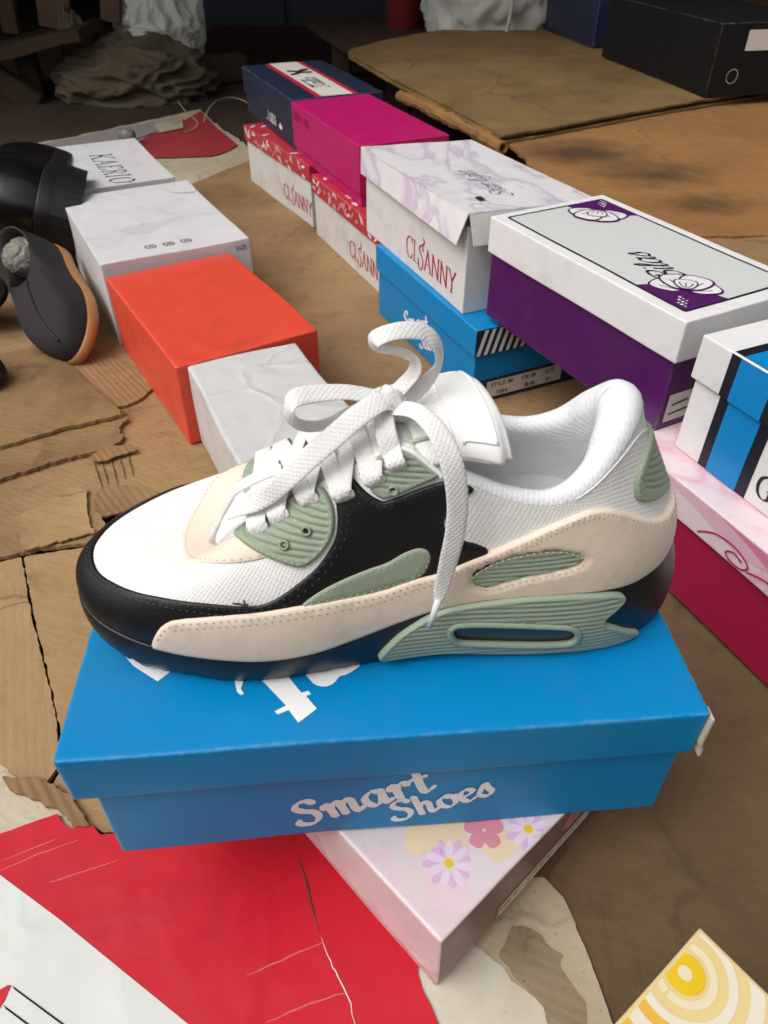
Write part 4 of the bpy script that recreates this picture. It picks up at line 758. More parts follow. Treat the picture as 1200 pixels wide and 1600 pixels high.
m_emb = plain('dark_magenta_print', (.30,.004,.09), .35, .08)
Eb.strokes('lettering', 'lid+y', place(layout('BOOK 0DD', SANS, .0095, .10, .6, smooth=False)[0], -.155, .066), m_emb, .0004)
m_navyc = paper('navy_card', (.014,.022,.050), .45, .45, .15, (.35,.38,.45), seed=29)
D = Box('navy shoe box with white and red band on its lid, farthest stacked box', -.1745, 1.549, 113, .36, .187, .089, -1, .1165, .050, m_navyc, seed=29, amp=.0008)
m_red2 = plain('red_band_print', (.50,.02,.05), .4, .06)
D.patch('band_print', '+z', rect(-.178, -.044, .178, .042), m_red2, .0003, step=.03); D.patch('band_print', '+z', rect(-.178, -.033, .178, .031), plain('cream_band_print', (.70,.67,.60), .4), .0007, step=.03)
D.strokes('lettering', '+z', place(layout('Taila', SCRIPT, .0195, .09, .3, 40, .25, squeeze=1.25)[0], -.105, -.012), m_ink_black, .0012); line(D, [(-.1,.021),(-.02,.021)], .0012, m_ink_black, .0012, name='lettering')
for k, an in enumerate((.3, 1.1, 2.2, 3.4, 4.4, 5.3)): D.patch('butterfly_print', '+z', petal(.055+.014*(k % 2), -.002, .001, .021+.005*(k % 3), .016, an, .4), m_ink_black, .0012+.0001*k, step=.01, curve=1)
D.strokes('lettering', '+y', place(layout('Taila', SCRIPT, .0165, .10, .3, 40, .25)[0], -.015, .018, math.radians(0)), m_ink_white, .0004)
for k, an in enumerate((.6, 1.5, 2.6)): D.patch('butterfly_print', '+y', petal(.085, .018, .001, .012, .008, an, .4), m_ink_white, .0004+.0001*k, step=.01, curve=1)
# --- left-hand row
m_white4 = paper('tuck_top_white_card', (.65,.645,.655), .38, .7, .2, (.5,.45,.38), seed=31, crease=.35, cscale=5)
K = Box('white shoe box with black serif lettering at the back of left row', -.537, 1.308, 27.8, .183, .3, .114, 1, 0, .03, m_white4, seed=31, amp=.001, nolid=True, sag=.003)
K.strokes('lettering', '+z', place(layout('KAERIO', SERIF, .0265, .07, .25, 20, .22, track=.3)[0], -.016, .068, math.radians(-90)), m_ink_black, .0003); line(K, [(.042,.147),(.030,-.147)], .0004, m_grey, .0003, name='crease')
J = Box('large white tuck-top shoe box with tiny print, behind the orange box', -.386, .979, 28.1, .214, .312, .120, 1, 0, .03, m_white4, seed=33, amp=.0013, nolid=True, sag=.002)
for k in range(5): S_ = [swirl([(-.058+.004*k+.01*i, -.030-.009*k+.0004*math.sin(i*7)+.013*(i/11)) for i in range(12-k*2)], .0007)]; J.strokes('lettering', '+z', S_, plain('grey_print', (.45,.45,.46), .5), .0003)
for p, q in ((-.030,-.124), (-.004,-.125), (.022,-.124)): J.strokes('symbol_print', '+z', [swirl([(p-.006,q-.004),(p+.006,q-.004),(p+.006,q+.006),(p-.006,q+.006),(p-.006,q-.003)], .0009), swirl([(p-.003,q),(p+.002,q+.003),(p+.004,q-.001)], .0012)], m_ink_black, .0003)
J.patch('tuck_flap', '+z', chaikin(np.array([(.055,.150),(.062,.10),(.085,.088),(.1058,.085),(.1058,.150)]), 2), m_white4, .0009, step=.015)
J.strokes('lettering', '-y', place(layout('SIZE', SANS, .004, .14, .6, smooth=False)[0], .050, .105)+place(layout('SIZE', SANS, .003, .14, .6, smooth=False)[0], .085, .108), m_ink_black, .0004) if 'X' in SANS else J.strokes('lettering', '-y', place(layout('SIZE', SANS, .004, .14, .6, smooth=False)[0], .085, .105), m_ink_black, .0004)
m_orange = paper('orange_card', (.68,.068,.036), .42, .45, .5, (.75,.25,.15), dirtcol=(.22,.06,.03), seed=35, crease=.3, cscale=5)
L = Box('plain orange shoe box between two white boxes in left row', -.232, .725, 31.2, .179, .282, .107, 1, 0, .03, m_orange, seed=35, amp=.0022, nolid=True, r=.003)
m_crum = paper('creased_white_card', (.59,.58,.575), .42, .7, .3, (.5,.45,.36), seed=37, bend=1.0, crease=.6, cscale=9)
M = Box('crumpled greyish white shoe box behind the trainer toe', -.091, .462, 25.7, .131, .3, .104, 1, 0, .03, m_crum, seed=37, amp=.0035, nolid=True, r=.0035)
# --- boxes on the raised bench
m_blackc = paper('black_card', (.006,.006,.007), .55, .5, .08, (.3,.28,.25), spec=.25, seed=39)
Q = Box('black shoe box with white label on its end, on bench cardboard', *(0.6324,1.6356,0.1925)[:2], 103, .46, .24, .122, -1, .1925, .03, m_blackc, seed=39, amp=.001, nolid=True)
Q.patch('sticker', '-x', rect(-.060, .076, .035, .110), m_sticker, .0004)
S = []
for k, wd in enumerate(('LOT NO', 'SIZE 41')): S += place(layout(wd, SANS, .0050, .13, .6, smooth=False)[0], -.012, .098-.014*k)
Q.strokes('lettering', '-x', S, m_ink_black, .0007); Q.strokes('emblem', '-x', [swirl([(-.072+.012*math.cos(t), .034+.012*math.sin(t)) for t in np.linspace(0, 6.3, 14)], .0006)], m_raw, .0004)
m_navy2 = paper('dark_blue_card', (.012,.018,.05), .45, .5, .12, (.35,.38,.42), seed=41)
Box('dark blue shoe box behind the black box on the bench', *(0.5348,2.2089,0.1925)[:2], 103, .40, .24, .132, -1, .1925, .03, m_navy2, seed=41, amp=.001, nolid=True)

# ---------------------------------------------------------------- trainer surface (local metres: x toe>heel, y depth, z up)
import numpy as np
FEATHER = [(.004,0,.034),(.009,-.018,.033),(.021,-.033,.031),(.040,-.045,.029),(.062,-.052,.026),(.085,-.0555,.0235),
 (.108,-.056,.0215),(.132,-.0535,.0225),(.156,-.049,.028),(.178,-.046,.036),(.198,-.044,.043),(.218,-.043,.047),
 (.240,-.043,.0495),(.262,-.0425,.050),(.284,-.040,.049),(.303,-.0332,.0475),(.321,-.0198,.0495),(.3312,0,.052)]
TOPLINE = [(.084,0,.059),(.0845,-.005,.0595),(.086,-.010,.061),(.090,-.0145,.0645),(.097,-.018,.074),(.108,-.020,.085),
 (.122,-.021,.0955),(.140,-.022,.108),(.160,-.023,.1205),(.180,-.025,.131),(.196,-.030,.122),(.212,-.0345,.1155),
 (.232,-.037,.107),(.252,-.037,.1035),(.268,-.0335,.109),(.281,-.027,.122),(.2925,-.015,.1345),(.298,0,.138)]
ROLL = [.2,.2,.2,.2,.2,.2,.2,.2,.22,.3,.55,.85,1,1.05,1.3,1.75,2.1,2.2]
# per station: wall rise fraction / bulge, top handle along outward / down
PROF = [(.95,.003,.58,-.06)]*4+[(.80,.003,.52,-.03),(.62,.003,.48,0.0),(.48,.003,.42,.06),(.42,.003,.40,.10),(.38,.002,.40,.14),
 (.34,.001,.42,.2),(.33,.001,.5,.26),(.33,.001,.6,.3),(.33,.001,.7,.33),(.33,.001,.6,.33),(.33,.002,.35,.33),(.33,.002,.22,.33),(.33,.0015,.18,.30),(.33,.001,.16,.28)]
def close_loop(st, sgn=(1,-1,1)):
    st=[np.array(s,float) for s in st]
    far=[s*np.array(sgn,float)[:len(s)] for s in st[1:-1]][::-1]
    return np.array(st+far)
def crom(P, t):
    """closed Catmull-Rom through P, t in [0,1)"""
    n=len(P); t=np.asarray(t,float)%1.0*n; i=np.floor(t).astype(int); f=(t-i)[:,None]
    a,b,c,d=P[(i-1)%n],P[i%n],P[(i+1)%n],P[(i+2)%n]
    return .5*((2*b)+(c-a)*f+(2*a-5*b+4*c-d)*f**2+(3*b-a-3*c+d)*f**3)
def surf_grid(feather, topline, prof, nt=288, nv=56):
    th=np.arange(nt)/nt
    E=crom(close_loop(feather),th); T=crom(close_loop(topline),th)
    pr=crom(close_loop(prof,(1,1,1,1)),th)
    D=E-T; D[:,2]=0; hd=np.linalg.norm(D,axis=1,keepdims=True); out=D/np.maximum(hd,1e-6)
    h=(T-E)[:,2:3]; up=np.array([[0,0,1.]])
    P1=E+up*h*pr[:,0:1]+out*pr[:,1:2]
    P2=T+out*hd*pr[:,2:3]-up*h*pr[:,3:4]
    v=np.linspace(0,1,nv)[None,:,None]
    E,T,P1,P2=E[:,None],T[:,None],P1[:,None],P2[:,None]
    return (1-v)**3*E+3*v*(1-v)**2*P1+3*v*v*(1-v)*P2+v**3*T     # nt,nv,3
class Surf:
    def __init__(s,G):
        s.G=G; s.nt,s.nv=G.shape[:2]
        dt=np.roll(G,-1,0)-np.roll(G,1,0); dv=np.gradient(G,axis=1)
        N=np.cross(dv,dt); s.N=-N/np.maximum(np.linalg.norm(N,axis=2,keepdims=True),1e-12)
        c=G.mean((0,1)); 
        if ((G-c)*s.N).sum()<0: s.N=-s.N
    def _bil(s,A,t,v):
        t=np.asarray(t,float)%1.0*s.nt; v=np.clip(np.asarray(v,float),0,1)*(s.nv-1)
        i=np.floor(t).astype(int); j=np.minimum(np.floor(v).astype(int),s.nv-2); a=(t-i)[:,None]; b=(v-j)[:,None]
        i0=i%s.nt; i1=(i+1)%s.nt
        return (A[i0,j]*(1-a)*(1-b)+A[i1,j]*a*(1-b)+A[i0,j+1]*(1-a)*b+A[i1,j+1]*a*b)
    def pos(s,t,v): return s._bil(s.G,t,v)
    def nor(s,t,v):
        n=s._bil(s.N,t,v); return n/np.linalg.norm(n,axis=1,keepdims=True)
UPPER=Surf(surf_grid(FEATHER,TOPLINE,PROF))
# sole wall: from the tread edge up to a lip just outside the feather line
TREAD = [(.0045,0,.0125),(.0085,-.015,.0115),(.019,-.030,.008),(.038,-.0425,.0035),(.062,-.048,.001),(.085,-.0530,0),
 (.108,-.0535,0),(.132,-.0505,0),(.156,-.0462,0),(.178,-.0432,0),(.198,-.0415,0),(.218,-.041,0),
 (.240,-.041,0),(.262,-.0410,0),(.284,-.0395,0),(.307,-.0345,.000),(.330,-.0208,.002),(.3425,0,.003)]
def sole_grid(nt=288,nv=24):
    th=np.arange(nt)/nt
    E=crom(close_loop(FEATHER),th); B=crom(close_loop(TREAD),th)
    c=np.array([.17,0,0]); O=np.zeros_like(E)
    d=np.roll(E,-1,0)-np.roll(E,1,0); O[:,0]=d[:,1]; O[:,1]=-d[:,0]; O/=np.linalg.norm(O,axis=1,keepdims=True)
    if ((E-c)*O).sum()<0: O=-O
    top=E+O*np.interp(th,[0,.06,.4,.5,.6,.94,1],[.0012,.0022,.0026,.0022,.0026,.0022,.0012])[:,None]+np.array([0,0,.0015])
    v=np.linspace(0,1,nv)[None,:,None]
    bul=np.interp(th,[0,.1,.25,.35,.5,.65,.75,.9,1],[.002,.0025,.002,.0022,.0035,.0022,.002,.0025,.002])[:,None,None]
    return (1-v)*B[:,None]+v*top[:,None]+O[:,None]*bul*4*v*(1-v)
SOLE=Surf(sole_grid())

# ------------------------------------------------------------------ the trainer
PAN = {
'mudguard': [(0.0105,0.368),(0.0268,0.377),(0.0397,0.384),(0.0633,0.414),(0.0914,0.413),(0.1184,0.375),(0.1446,0.358),(0.1659,0.346),(0.1779,0.351),(0.1879,0.379),(0.1998,0.429),(0.2109,0.477),(0.2194,0.553),(0.2228,0.614),(0.2228,0.695),(0.2208,0.801),(0.2164,0.909),(0.2224,0.987),(0.2288,0.964),(0.24,0.798),(0.2496,0.713),(0.2556,0.689),(0.2719,0.732),(0.2997,0.952),(0.3171,0.994),(0.3278,0.982),(0.3155,0.852),(0.3022,0.715),(0.2979,0.627),(0.3028,0.569),(0.315,0.537),(0.3251,0.525),(0.3332,0.482)],
'vamp_tip': [(0.0139,0.846),(0.0406,0.841),(0.0805,0.804),(0.1139,0.687),(0.1358,0.629),(0.1545,0.604),(0.1729,0.606),(0.1818,0.618),(0.163,0.753),(0.1262,0.939)],
'eyestay': [(-0.0579,0.994),(0.1279,0.922),(0.158,0.71),(0.176,0.612),(0.19,0.544),(0.2009,0.498),(0.2094,0.52),(0.2173,0.565),(0.2222,0.642),(0.221,0.766),(0.2153,0.881),(0.2095,0.994),(0.1933,0.988),(0.1713,0.994),(0.147,0.994)],
'ghillie': [(0.2412,0.93),(0.2418,0.992),(0.2546,0.991),(0.2644,0.998),(0.2755,0.994),(0.2894,0.994),(0.2993,0.979),(0.2719,0.743),(0.2556,0.699),(0.25,0.722),(0.243,0.787)],
'foxing': [(0.103,0.006),(0.1081,0.11),(0.1137,0.196),(0.1215,0.251),(0.1526,0.301),(0.1801,0.323),(0.2034,0.318),(0.228,0.286),(0.2546,0.25),(0.2667,0.263),(0.2969,0.302),(0.3099,0.356),(0.3306,0.46),(0.3529,0.649),(0.3796,0.842),(0.4046,0.866),(0.422,0.78),(0.4387,0.626),(0.4534,0.452),(0.4666,0.321),(0.4807,0.229)],
'swoosh': [(0.1982,0.305),(0.2117,0.365),(0.228,0.383),(0.2454,0.392),(0.2565,0.387),(0.2704,0.436),(0.2805,0.465),(0.287,0.454),(0.2895,0.406),(0.2867,0.337),(0.2824,0.283),(0.2658,0.242),(0.2375,0.258),(0.2133,0.29)],
'lens': [(0.32,0.246),(0.3344,0.368),(0.3519,0.474),(0.3721,0.533),(0.3844,0.504),(0.3946,0.406),(0.3879,0.346),(0.3678,0.292),(0.3483,0.229),(0.3333,0.15),(0.3253,0.179)],
'heel_tab': [(0.4954,0.752),(0.4959,0.746),(0.4701,0.795),(0.4592,0.763),(0.4547,0.697),(0.4612,0.562),(0.4787,0.37),(0.4919,0.279)],
'collar_line': [(0.4919,0.897),(0.4664,0.994),(0.4491,0.994),(0.4213,0.994)],
'air': [(0.2451,0.219),(0.2605,0.751),(0.2823,0.935),(0.2999,0.994),(0.3275,0.986),(0.3612,0.999),(0.397,0.986),(0.4242,0.944),(0.4317,0.853),(0.4262,0.732),(0.4138,0.545),(0.4308,0.381),(0.4572,0.014),(0.4433,0.014),(0.4259,0.014),(0.3935,0.029),(0.3493,0.042),(0.3036,0.156),(0.2678,0.174)],
'window': [(0.3037,0.631),(0.3069,0.712),(0.3134,0.723),(0.3508,0.628),(0.3877,0.563),(0.3952,0.508),(0.3997,0.42),(0.3999,0.283),(0.3948,0.214),(0.3542,0.256),(0.3155,0.352),(0.3077,0.441)],
'eyelets': [(0.1887,0.659),(0.2032,0.695),(0.2597,0.753),(0.1659,0.788),(0.1822,0.821),(0.2032,0.859),(0.2272,0.792),(0.2488,0.807),(0.2634,0.867)]}
m_mesh = weave('white_mesh_cloth', (.86,.85,.83), .0021, .0004, .6, .03, .5, .5)
m_line = weave('pale_grey_lining', (.82,.83,.85), .0024, .0004, .75, .03, .5, .5)
m_foot = weave('grey_footbed_cloth', (.62,.63,.64), .002, .0004, .8, .05, .5, .5)
m_black = leather('black_synthetic', (.010,.0095,.0105), .40, .32, .2, 800, .2, 0, .2)
m_beige = leather('beige_synthetic', (.79,.66,.54), .5, .35, .16, 600, .04, .4, .2)
m_tip = leather('pale_beige_suede', (.80,.67,.56), .75, .25, .3, 900, .03, .1)
m_green = leather('sage_green_synthetic', (.285,.335,.245), .5, .35, .2, 700, .05)
m_greenp = leather('sage_green_moulded', (.30,.365,.275), .42, .45, .1, 600, .04)
m_rubber = leather('dark_sole_rubber', (.006,.007,.011), .42, .5, .1, 300, .1)
m_satin = leather('white_smooth_synthetic', (.86,.855,.83), .5, .35, .05, 500, .02, 0, .08)
m_lace = weave('white_lace_braid', (.83,.82,.80), .0020, .0004, .85, .10, .785, .5)
m_aglet = plain('clear_white_aglet', (.72,.73,.74), .25, .03)
m_thr_w = plain('cream_thread', (.42,.33,.23), .7, .1); m_thr_k = plain('black_thread', (.045,.043,.045), .5, .1); m_thr_g = plain('green_thread', (.46,.52,.40), .7, .1)
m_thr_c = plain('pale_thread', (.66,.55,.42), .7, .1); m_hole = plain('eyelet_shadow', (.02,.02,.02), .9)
m_bubble = leather('smoky_air_window', (.035,.05,.042), .12, .6, 0, 100, .1)
shoe = thing('trainer', 'white black and sage green trainer with loosely bowed white laces on the blue box', 'shoe', (-.17289, .29151, .1888), math.radians(2.8))
def grid_faces(nt, nr, closed=True):
    F = []
    for i in range(nt if closed else nt-1):
        j = (i+1) % nt
        for k in range(nr-1): F.append((i*nr+k, j*nr+k, j*nr+k+1, i*nr+k+1))
    return F
def out_wind(V, F, S):
    return F
U_ = UPPER
# upper skin
th = np.arange(U_.nt)/U_.nt; RO = np.concatenate([np.arange(U_.nt//2, U_.nt), np.arange(0, U_.nt//2+1)])     # cloth seam at the heel
Go = U_.G[RO]; V = Go.reshape(-1, 3)
arc = np.concatenate([[0], np.cumsum(np.linalg.norm(np.diff(Go[:, 20], axis=0), axis=1))]); va = np.linspace(0, 1, U_.nv)*.072
UV = np.stack(np.broadcast_arrays(arc[:, None], va[None]), -1).reshape(-1, 2)
def orient(V, F, N):
    V = np.asarray(V); n = np.cross(V[F[0][1]]-V[F[0][0]], V[F[0][2]]-V[F[0][0]]); return F if n@N > 0 else [f[::-1] for f in F]
F = grid_faces(len(RO), U_.nv, False); k0 = F[len(F)//3][0]; F = orient(V, [F[len(F)//3]]+F, U_.N[RO].reshape(-1, 3)[k0])[1:]
mesh('upper', V, F, m_mesh, shoe, True, uv=UV)
# padded collar roll and inner lining
rl = crom(close_loop([(x,) for x in ROLL], (1,)), th)[:, 0]; R = .0008+.0046*rl
Tt = U_.G[:, -1]; tan = Tt-U_.G[:, -3]; tan /= np.linalg.norm(tan, axis=1, keepdims=True); N1 = U_.N[:, -1]
rows = [Tt+tan*(R*math.sin(a))[:, None]-N1*(R*(1-math.cos(a)))[:, None]-N1*.0001 for a in np.linspace(0, math.pi*.97, 10)]
for v_ in np.linspace(.94, .10, 16): rows.append(U_.G[:, int(round(v_*(U_.nv-1)))]-U_.N[:, int(round(v_*(U_.nv-1)))]*(2*R+.0002+.0015*(1-v_))[:, None])
LR = np.stack(rows, 1)[RO]; nr = LR.shape[1]; V = LR.reshape(-1, 3)
la = np.concatenate([[0], np.cumsum(np.linalg.norm(np.diff(LR, axis=1), axis=2).mean(0))]); UV = np.stack(np.broadcast_arrays(arc[:, None], la[None]), -1).reshape(-1, 2)
F = grid_faces(len(RO), nr, False); q = int(.85*U_.nt)*(nr-1)+4; F = orient(V, [F[q]]+F, np.array([0, -.3, 1.]))[1:]
mesh('lining', V, F, m_line, shoe, True, uv=UV)
# footbed
E0 = np.array([U_.G[i, 0]-U_.N[i, 6]*.005 for i in range(0, U_.nt, 4)]); v, f, d = fill(E0[:, :2], .008)
fz = lambda x: np.interp(x, [0, .1, .17, .22, .34], [.036, .030, .044, .068, .072])
mesh('footbed', [(x, y, fz(x)+.006*(max(0, (abs(y)-.02)/.03))**2) for x, y in v], f, m_foot, shoe, True, uv=v)
# ---- sole
S_ = SOLE; G = S_.G.copy()
for i in range(S_.nt):
    t = i/S_.nt; tt = min(t, 1-t)
    if tt < .27:
        g = .0022*max(0, math.sin(2*math.pi*tt/.0135))**.6 if math.sin(2*math.pi*tt/.0135) > 0 else 0
        for k in range(7): G[i, k] -= S_.N[i, k]*g*(1-k/7)*(1 if tt < .11 else .25)
Fth = crom(close_loop(FEATHER), th)
rows = np.concatenate([G, (.5*(G[:, -1]+Fth)+np.array([0, 0, .0006]))[:, None], (Fth+np.array([0, 0, .0004]))[:, None]], 1); nr = rows.shape[1]; V = rows.reshape(-1, 3)
F = grid_faces(S_.nt, nr); F = orient(V, [F[0]]+F, np.array([-1, 0, 0.]))[1:]
V = list(V); b0 = len(V); V.append(np.array([.17, 0, .004])); F += [(b0, ((i+1) % S_.nt)*nr, i*nr) for i in range(S_.nt)]
sole = mesh('sole', V, F, m_rubber, shoe, True)
# ---- stitched overlays
def metric(S, P):
    P = np.array(P, float); e = 1e-3
    v = np.clip(P[:, 1], .02, .98)
    a = np.linalg.norm(S.pos(P[:, 0]+e, v)-S.pos(P[:, 0]-e, v), axis=1).mean()/(2*e); b = np.linalg.norm(S.pos(P[:, 0], v+.01)-S.pos(P[:, 0], v-.01), axis=1).mean()/.02
    return np.array([a, b])
def panel(name, S, P, m, h, parent, base=0.0, w=.0014, step=.0032, stripe=None, holes=(), mirror=False, smooth=2, label=None, edge_lo=.0004, groove=None):
    """a cut overlay lying on the shoe skin: outline in (round, up) skin coordinates, raised by h with a rolled edge"""
    sc_ = metric(S, P); Q = chaikin(np.array(P, float), smooth)*sc_; Q = resample(Q, .0014)
    Hs = [resample(chaikin(np.array(x, float), 2)*sc_, .0012) for x in holes]
    v, f, d = fill(Q, step, Hs, rings=(w*.35, w))
    tv = v/sc_; p = S.pos(tv[:, 0], tv[:, 1]); n = S.nor(tv[:, 0], tv[:, 1])
    k = np.clip(d/w, 0, 1); off = base-edge_lo+(h+edge_lo)*np.sqrt(1-(1-k)**2)
    if stripe:
        (dx, dy, dz), per, dep, marg = stripe; c = (p@np.array([dx, dy, dz]))/per; fr = c-np.floor(c)
        off -= dep*np.exp(-((fr-.5)/.17)**2)*np.clip((d-marg)/.0008, 0, 1)
    if groove: off -= groove[1]*np.exp(-((d-groove[0])/.0005)**2)
    if mirror: p = S.pos(-tv[:, 0], tv[:, 1]); n = S.nor(-tv[:, 0], tv[:, 1]); f = [x[::-1] for x in f]
    V = p+n*off[:, None]
    q = f[len(f)//2]; fn = np.cross(V[q[1]]-V[q[0]], V[q[2]]-V[q[0]])
    if fn@n[q[0]] < 0: f = [x[::-1] for x in f]
    o = mesh(name, V, f, m, parent, True, uv=v)
    if label: o['label'] = label
    return o, Q, sc_
def stitch(S, Q, sc_, d, m, parent, h, keep=None, mirror=False, pitch=.0036, L=.0024, r=.00042, open_=False):
    P = resample(inset(Q, d), pitch, not open_) if not open_ else resample(Q, pitch, False); tv = P/sc_; V = []; F = []
    nx = np.roll(P, -1, 0)-np.roll(P, 1, 0); nx /= np.linalg.norm(nx, axis=1, keepdims=True)
    for k in range(len(P)):
        t, v = tv[k]
        if v > .965 or v < .03 or (keep and not keep(t, v)): continue
        a, b = (P[k]-nx[k]*L/2)/sc_, (P[k]+nx[k]*L/2)/sc_; sg = -1 if mirror else 1
        pp = S.pos([sg*a[0], sg*t, sg*b[0]], [a[1], v, b[1]]); nn = S.nor([sg*t], [v])[0]
        ax = pp[2]-pp[0]; l = np.linalg.norm(ax)
        if l < 1e-6: continue
        ax /= l; sd = np.cross(ax, nn); c = pp[1]+nn*(h+.0001); o = len(V)
        V += [c-ax*l*.5-nn*.0003, c+ax*l*.5-nn*.0003, c+sd*r, c-sd*r, c+nn*r]; V[-3:] = [c+sd*r-nn*.0002, c-sd*r-nn*.0002, c+nn*r]
        F += [(o, o+2, o+4), (o, o+4, o+3), (o+1, o+4, o+2), (o+1, o+3, o+4)]
    if V: mesh('stitching', V, F, m, parent, True)
mud = [p for p in PAN['mudguard'] if p[0] > .012]
i_end = len(mud)
near = [(0.0, .372)]+mud+[(.3332, .002)]
full = near+[(t, .002) for t in np.linspace(.32, -.32, 90)]+[(-t, v) for t, v in near[::-1]][:-1]
o, Q, s_ = panel('mudguard', UPPER, full, m_black, .0014, shoe, step=.004)
for k_, (t_, v_) in enumerate(((.1655, .355), (.163, .362), (.168, .358))):
    p_ = UPPER.pos([t_], [v_])[0]; n_ = UPPER.nor([t_], [v_])[0]; Vv, Ff = tube(spline(np.array([p_+n_*.001, p_+n_*.003+np.array([-.001, 0, .002]), p_+n_*.0035+np.array([(-.0045, .004, -.001)[k_], -.001, (.0045, .001, .006)[k_]])]), 5), .0005, 5); mesh('loose_thread', Vv, Ff, m_thr_k, o, True)
stitch(UPPER, Q, s_, .0022, m_thr_k, o, .0014, lambda t, v: v > .2); stitch(UPPER, Q, s_, .0052, m_thr_k, o, .0014, lambda t, v: v > .2 and abs(t) < .24)
tipn = PAN['vamp_tip']; tip = [(0.0, .846)]+[p for p in tipn if p[0] > .03]; tip = tip+[(.10, .988), (.05, .988), (0, .988)]; tip = tip+[(-t, v) for t, v in tip[::-1]][1:-1]
o, Q, s_ = panel('toe_overlay', UPPER, tip, m_tip, .0010, shoe, step=.003, smooth=3); stitch(UPPER, Q, s_, .0022, m_thr_w, o, .0010, lambda t, v: v < .93)
eye = [(.1245, .985)]+PAN['eyestay'][1:11]+[(.2095, .985), (.1956, .985), (.1713, .985), (.147, .985)]
ghi = [(.2425, .985)]+[(.2546, .988), (.265, .988), (.2755, .988), (.2928, .985)]+PAN['ghillie'][6:]
swo, fox, lens, heel = PAN['swoosh'], PAN['foxing'], PAN['lens'], PAN['heel_tab']
foxn = [p for p in fox if p[0] < .43]+[(.4400, .60), (.4550, .44), (.4670, .355), (.4790, .318), (.4900, .322)]
foxf = foxn+[(.5, .328)]+[(1-t, v) for t, v in foxn[::-1]]+[(t, .004) for t in np.linspace(.89, .11, 110)]
lensm = [(1-t, v) for t, v in lens]
heeln = [p for p in heel if p[0] < .49]; hl = [(.5, .80), (.487, .80), (.4714, .79), (.4575, .75), (.4510, .69), (.4505, .60), (.4600, .51), (.4790, .425), (.4900, .385), (.5, .375)]; hl = hl+[(1-t, v) for t, v in hl[::-1]][1:-1]
for mir in (False, True):
    o, Q, s_ = panel('eyestay', UPPER, eye, m_green, .0030, shoe, step=.00062, stripe=((.06, -.02, 1.0), .0029, .0010, .0026), mirror=mir); stitch(UPPER, Q, s_, .0018, m_thr_g, o, .0030, lambda t, v: v < .9, mir)
    o, Q, s_ = panel('lace_loop_panel', UPPER, ghi, m_green, .0032, shoe, step=.00062, stripe=((.04, 0, 1.0), .0027, .0010, .0024), mirror=mir); stitch(UPPER, Q, s_, .0018, m_thr_g, o, .0032, lambda t, v: v > .8 and v < .965, mir)
    rim = [(t, v) for t, v in ((.2400, .955), (.2460, .992), (.2560, .997), (.2680, .997), (.2790, .997), (.2950, .992), (.2985, .965))]
    a_ = spline(np.array(rim), 6); sg = -1 if mir else 1; pp = UPPER.pos(sg*a_[:, 0], a_[:, 1])+UPPER.nor(sg*a_[:, 0], a_[:, 1])*.0018; Vv, Ff = tube(pp, .0013, 8); mesh('piping', Vv, Ff, m_satin, o, True)
    o, Q, s_ = panel('side_stripe', UPPER, swo, m_green, .0024, shoe, step=.003, mirror=mir); stitch(UPPER, Q, s_, .0018, m_thr_g, o, .0024, lambda t, v: True, mir)
    lc = np.mean(lens, 0); lens_big = [tuple(lc+(np.array(p)-lc)*1.11) for p in lens]
    o, Q, s_ = panel('side_insert', UPPER, lens_big, m_greenp, .0024, shoe, step=.0009, stripe=((-.06, 0, 1.0), .0027, .0010, .0005), mirror=mir)
o, Q, s_ = panel('foxing', UPPER, foxf, m_beige, .0034, shoe, step=.0034, holes=(lens, lensm), smooth=1)
stitch(UPPER, Q, s_, .0024, m_thr_w, o, .0034, lambda t, v: v > .1); stitch(UPPER, Q, s_, .0050, m_thr_w, o, .0034, lambda t, v: v > .16 and (t < .42 or t > .58))
for LL, mir in ((lens, False), (lens, True)):
    Qh = resample(chaikin(np.array(LL, float), 2)*s_, .0012); stitch(UPPER, inset(Qh, -.0022), s_, 0, m_thr_c, o, .0034, None, mir)
o, Q, s_ = panel('heel_tab', UPPER, hl, m_green, .0024, shoe, step=.0010, stripe=((.5, .0, 1.0), .0030, .0009, .0050)); stitch(UPPER, Q, s_, .0018, m_thr_g, o, .0024); stitch(UPPER, Q, s_, .0040, m_thr_g, o, .0022)
# collar seam
cl = np.array([(.492, .80), (.470, .915), (.448, .962), (.425, .985), (.40, .99)]); a_ = spline(cl, 8)
for sg in (1, -1): Vv, Ff = tube(UPPER.pos(sg*a_[:, 0], a_[:, 1])+UPPER.nor(sg*a_[:, 0], a_[:, 1])*.0001, .00045, 6); mesh('collar_seam', Vv, Ff, m_line, shoe, True)
# moulded air units with slot windows on the sole wall
air, win = PAN['air'], PAN['window']
for mir in (False, True):
    o, Q, s_ = panel('air_unit', SOLE, air, m_greenp, .0034, sole, step=.0009, stripe=((0, .12, 1.0), .0034, .0011, .0022), holes=(win,), mirror=mir, smooth=2)
    W = chaikin(np.array(win, float), 2); sg = -1 if mir else 1; W = np.vstack([W, W[:2]]); pp = SOLE.pos(sg*W[:, 0], W[:, 1])+SOLE.nor(sg*W[:, 0], W[:, 1])*.0026; Vv, Ff = tube(pp, .0021, 10); mesh('window_rim', Vv, Ff, m_greenp, o, True)
    panel('window', SOLE, win, m_bubble, .0006, o, mirror=mir)
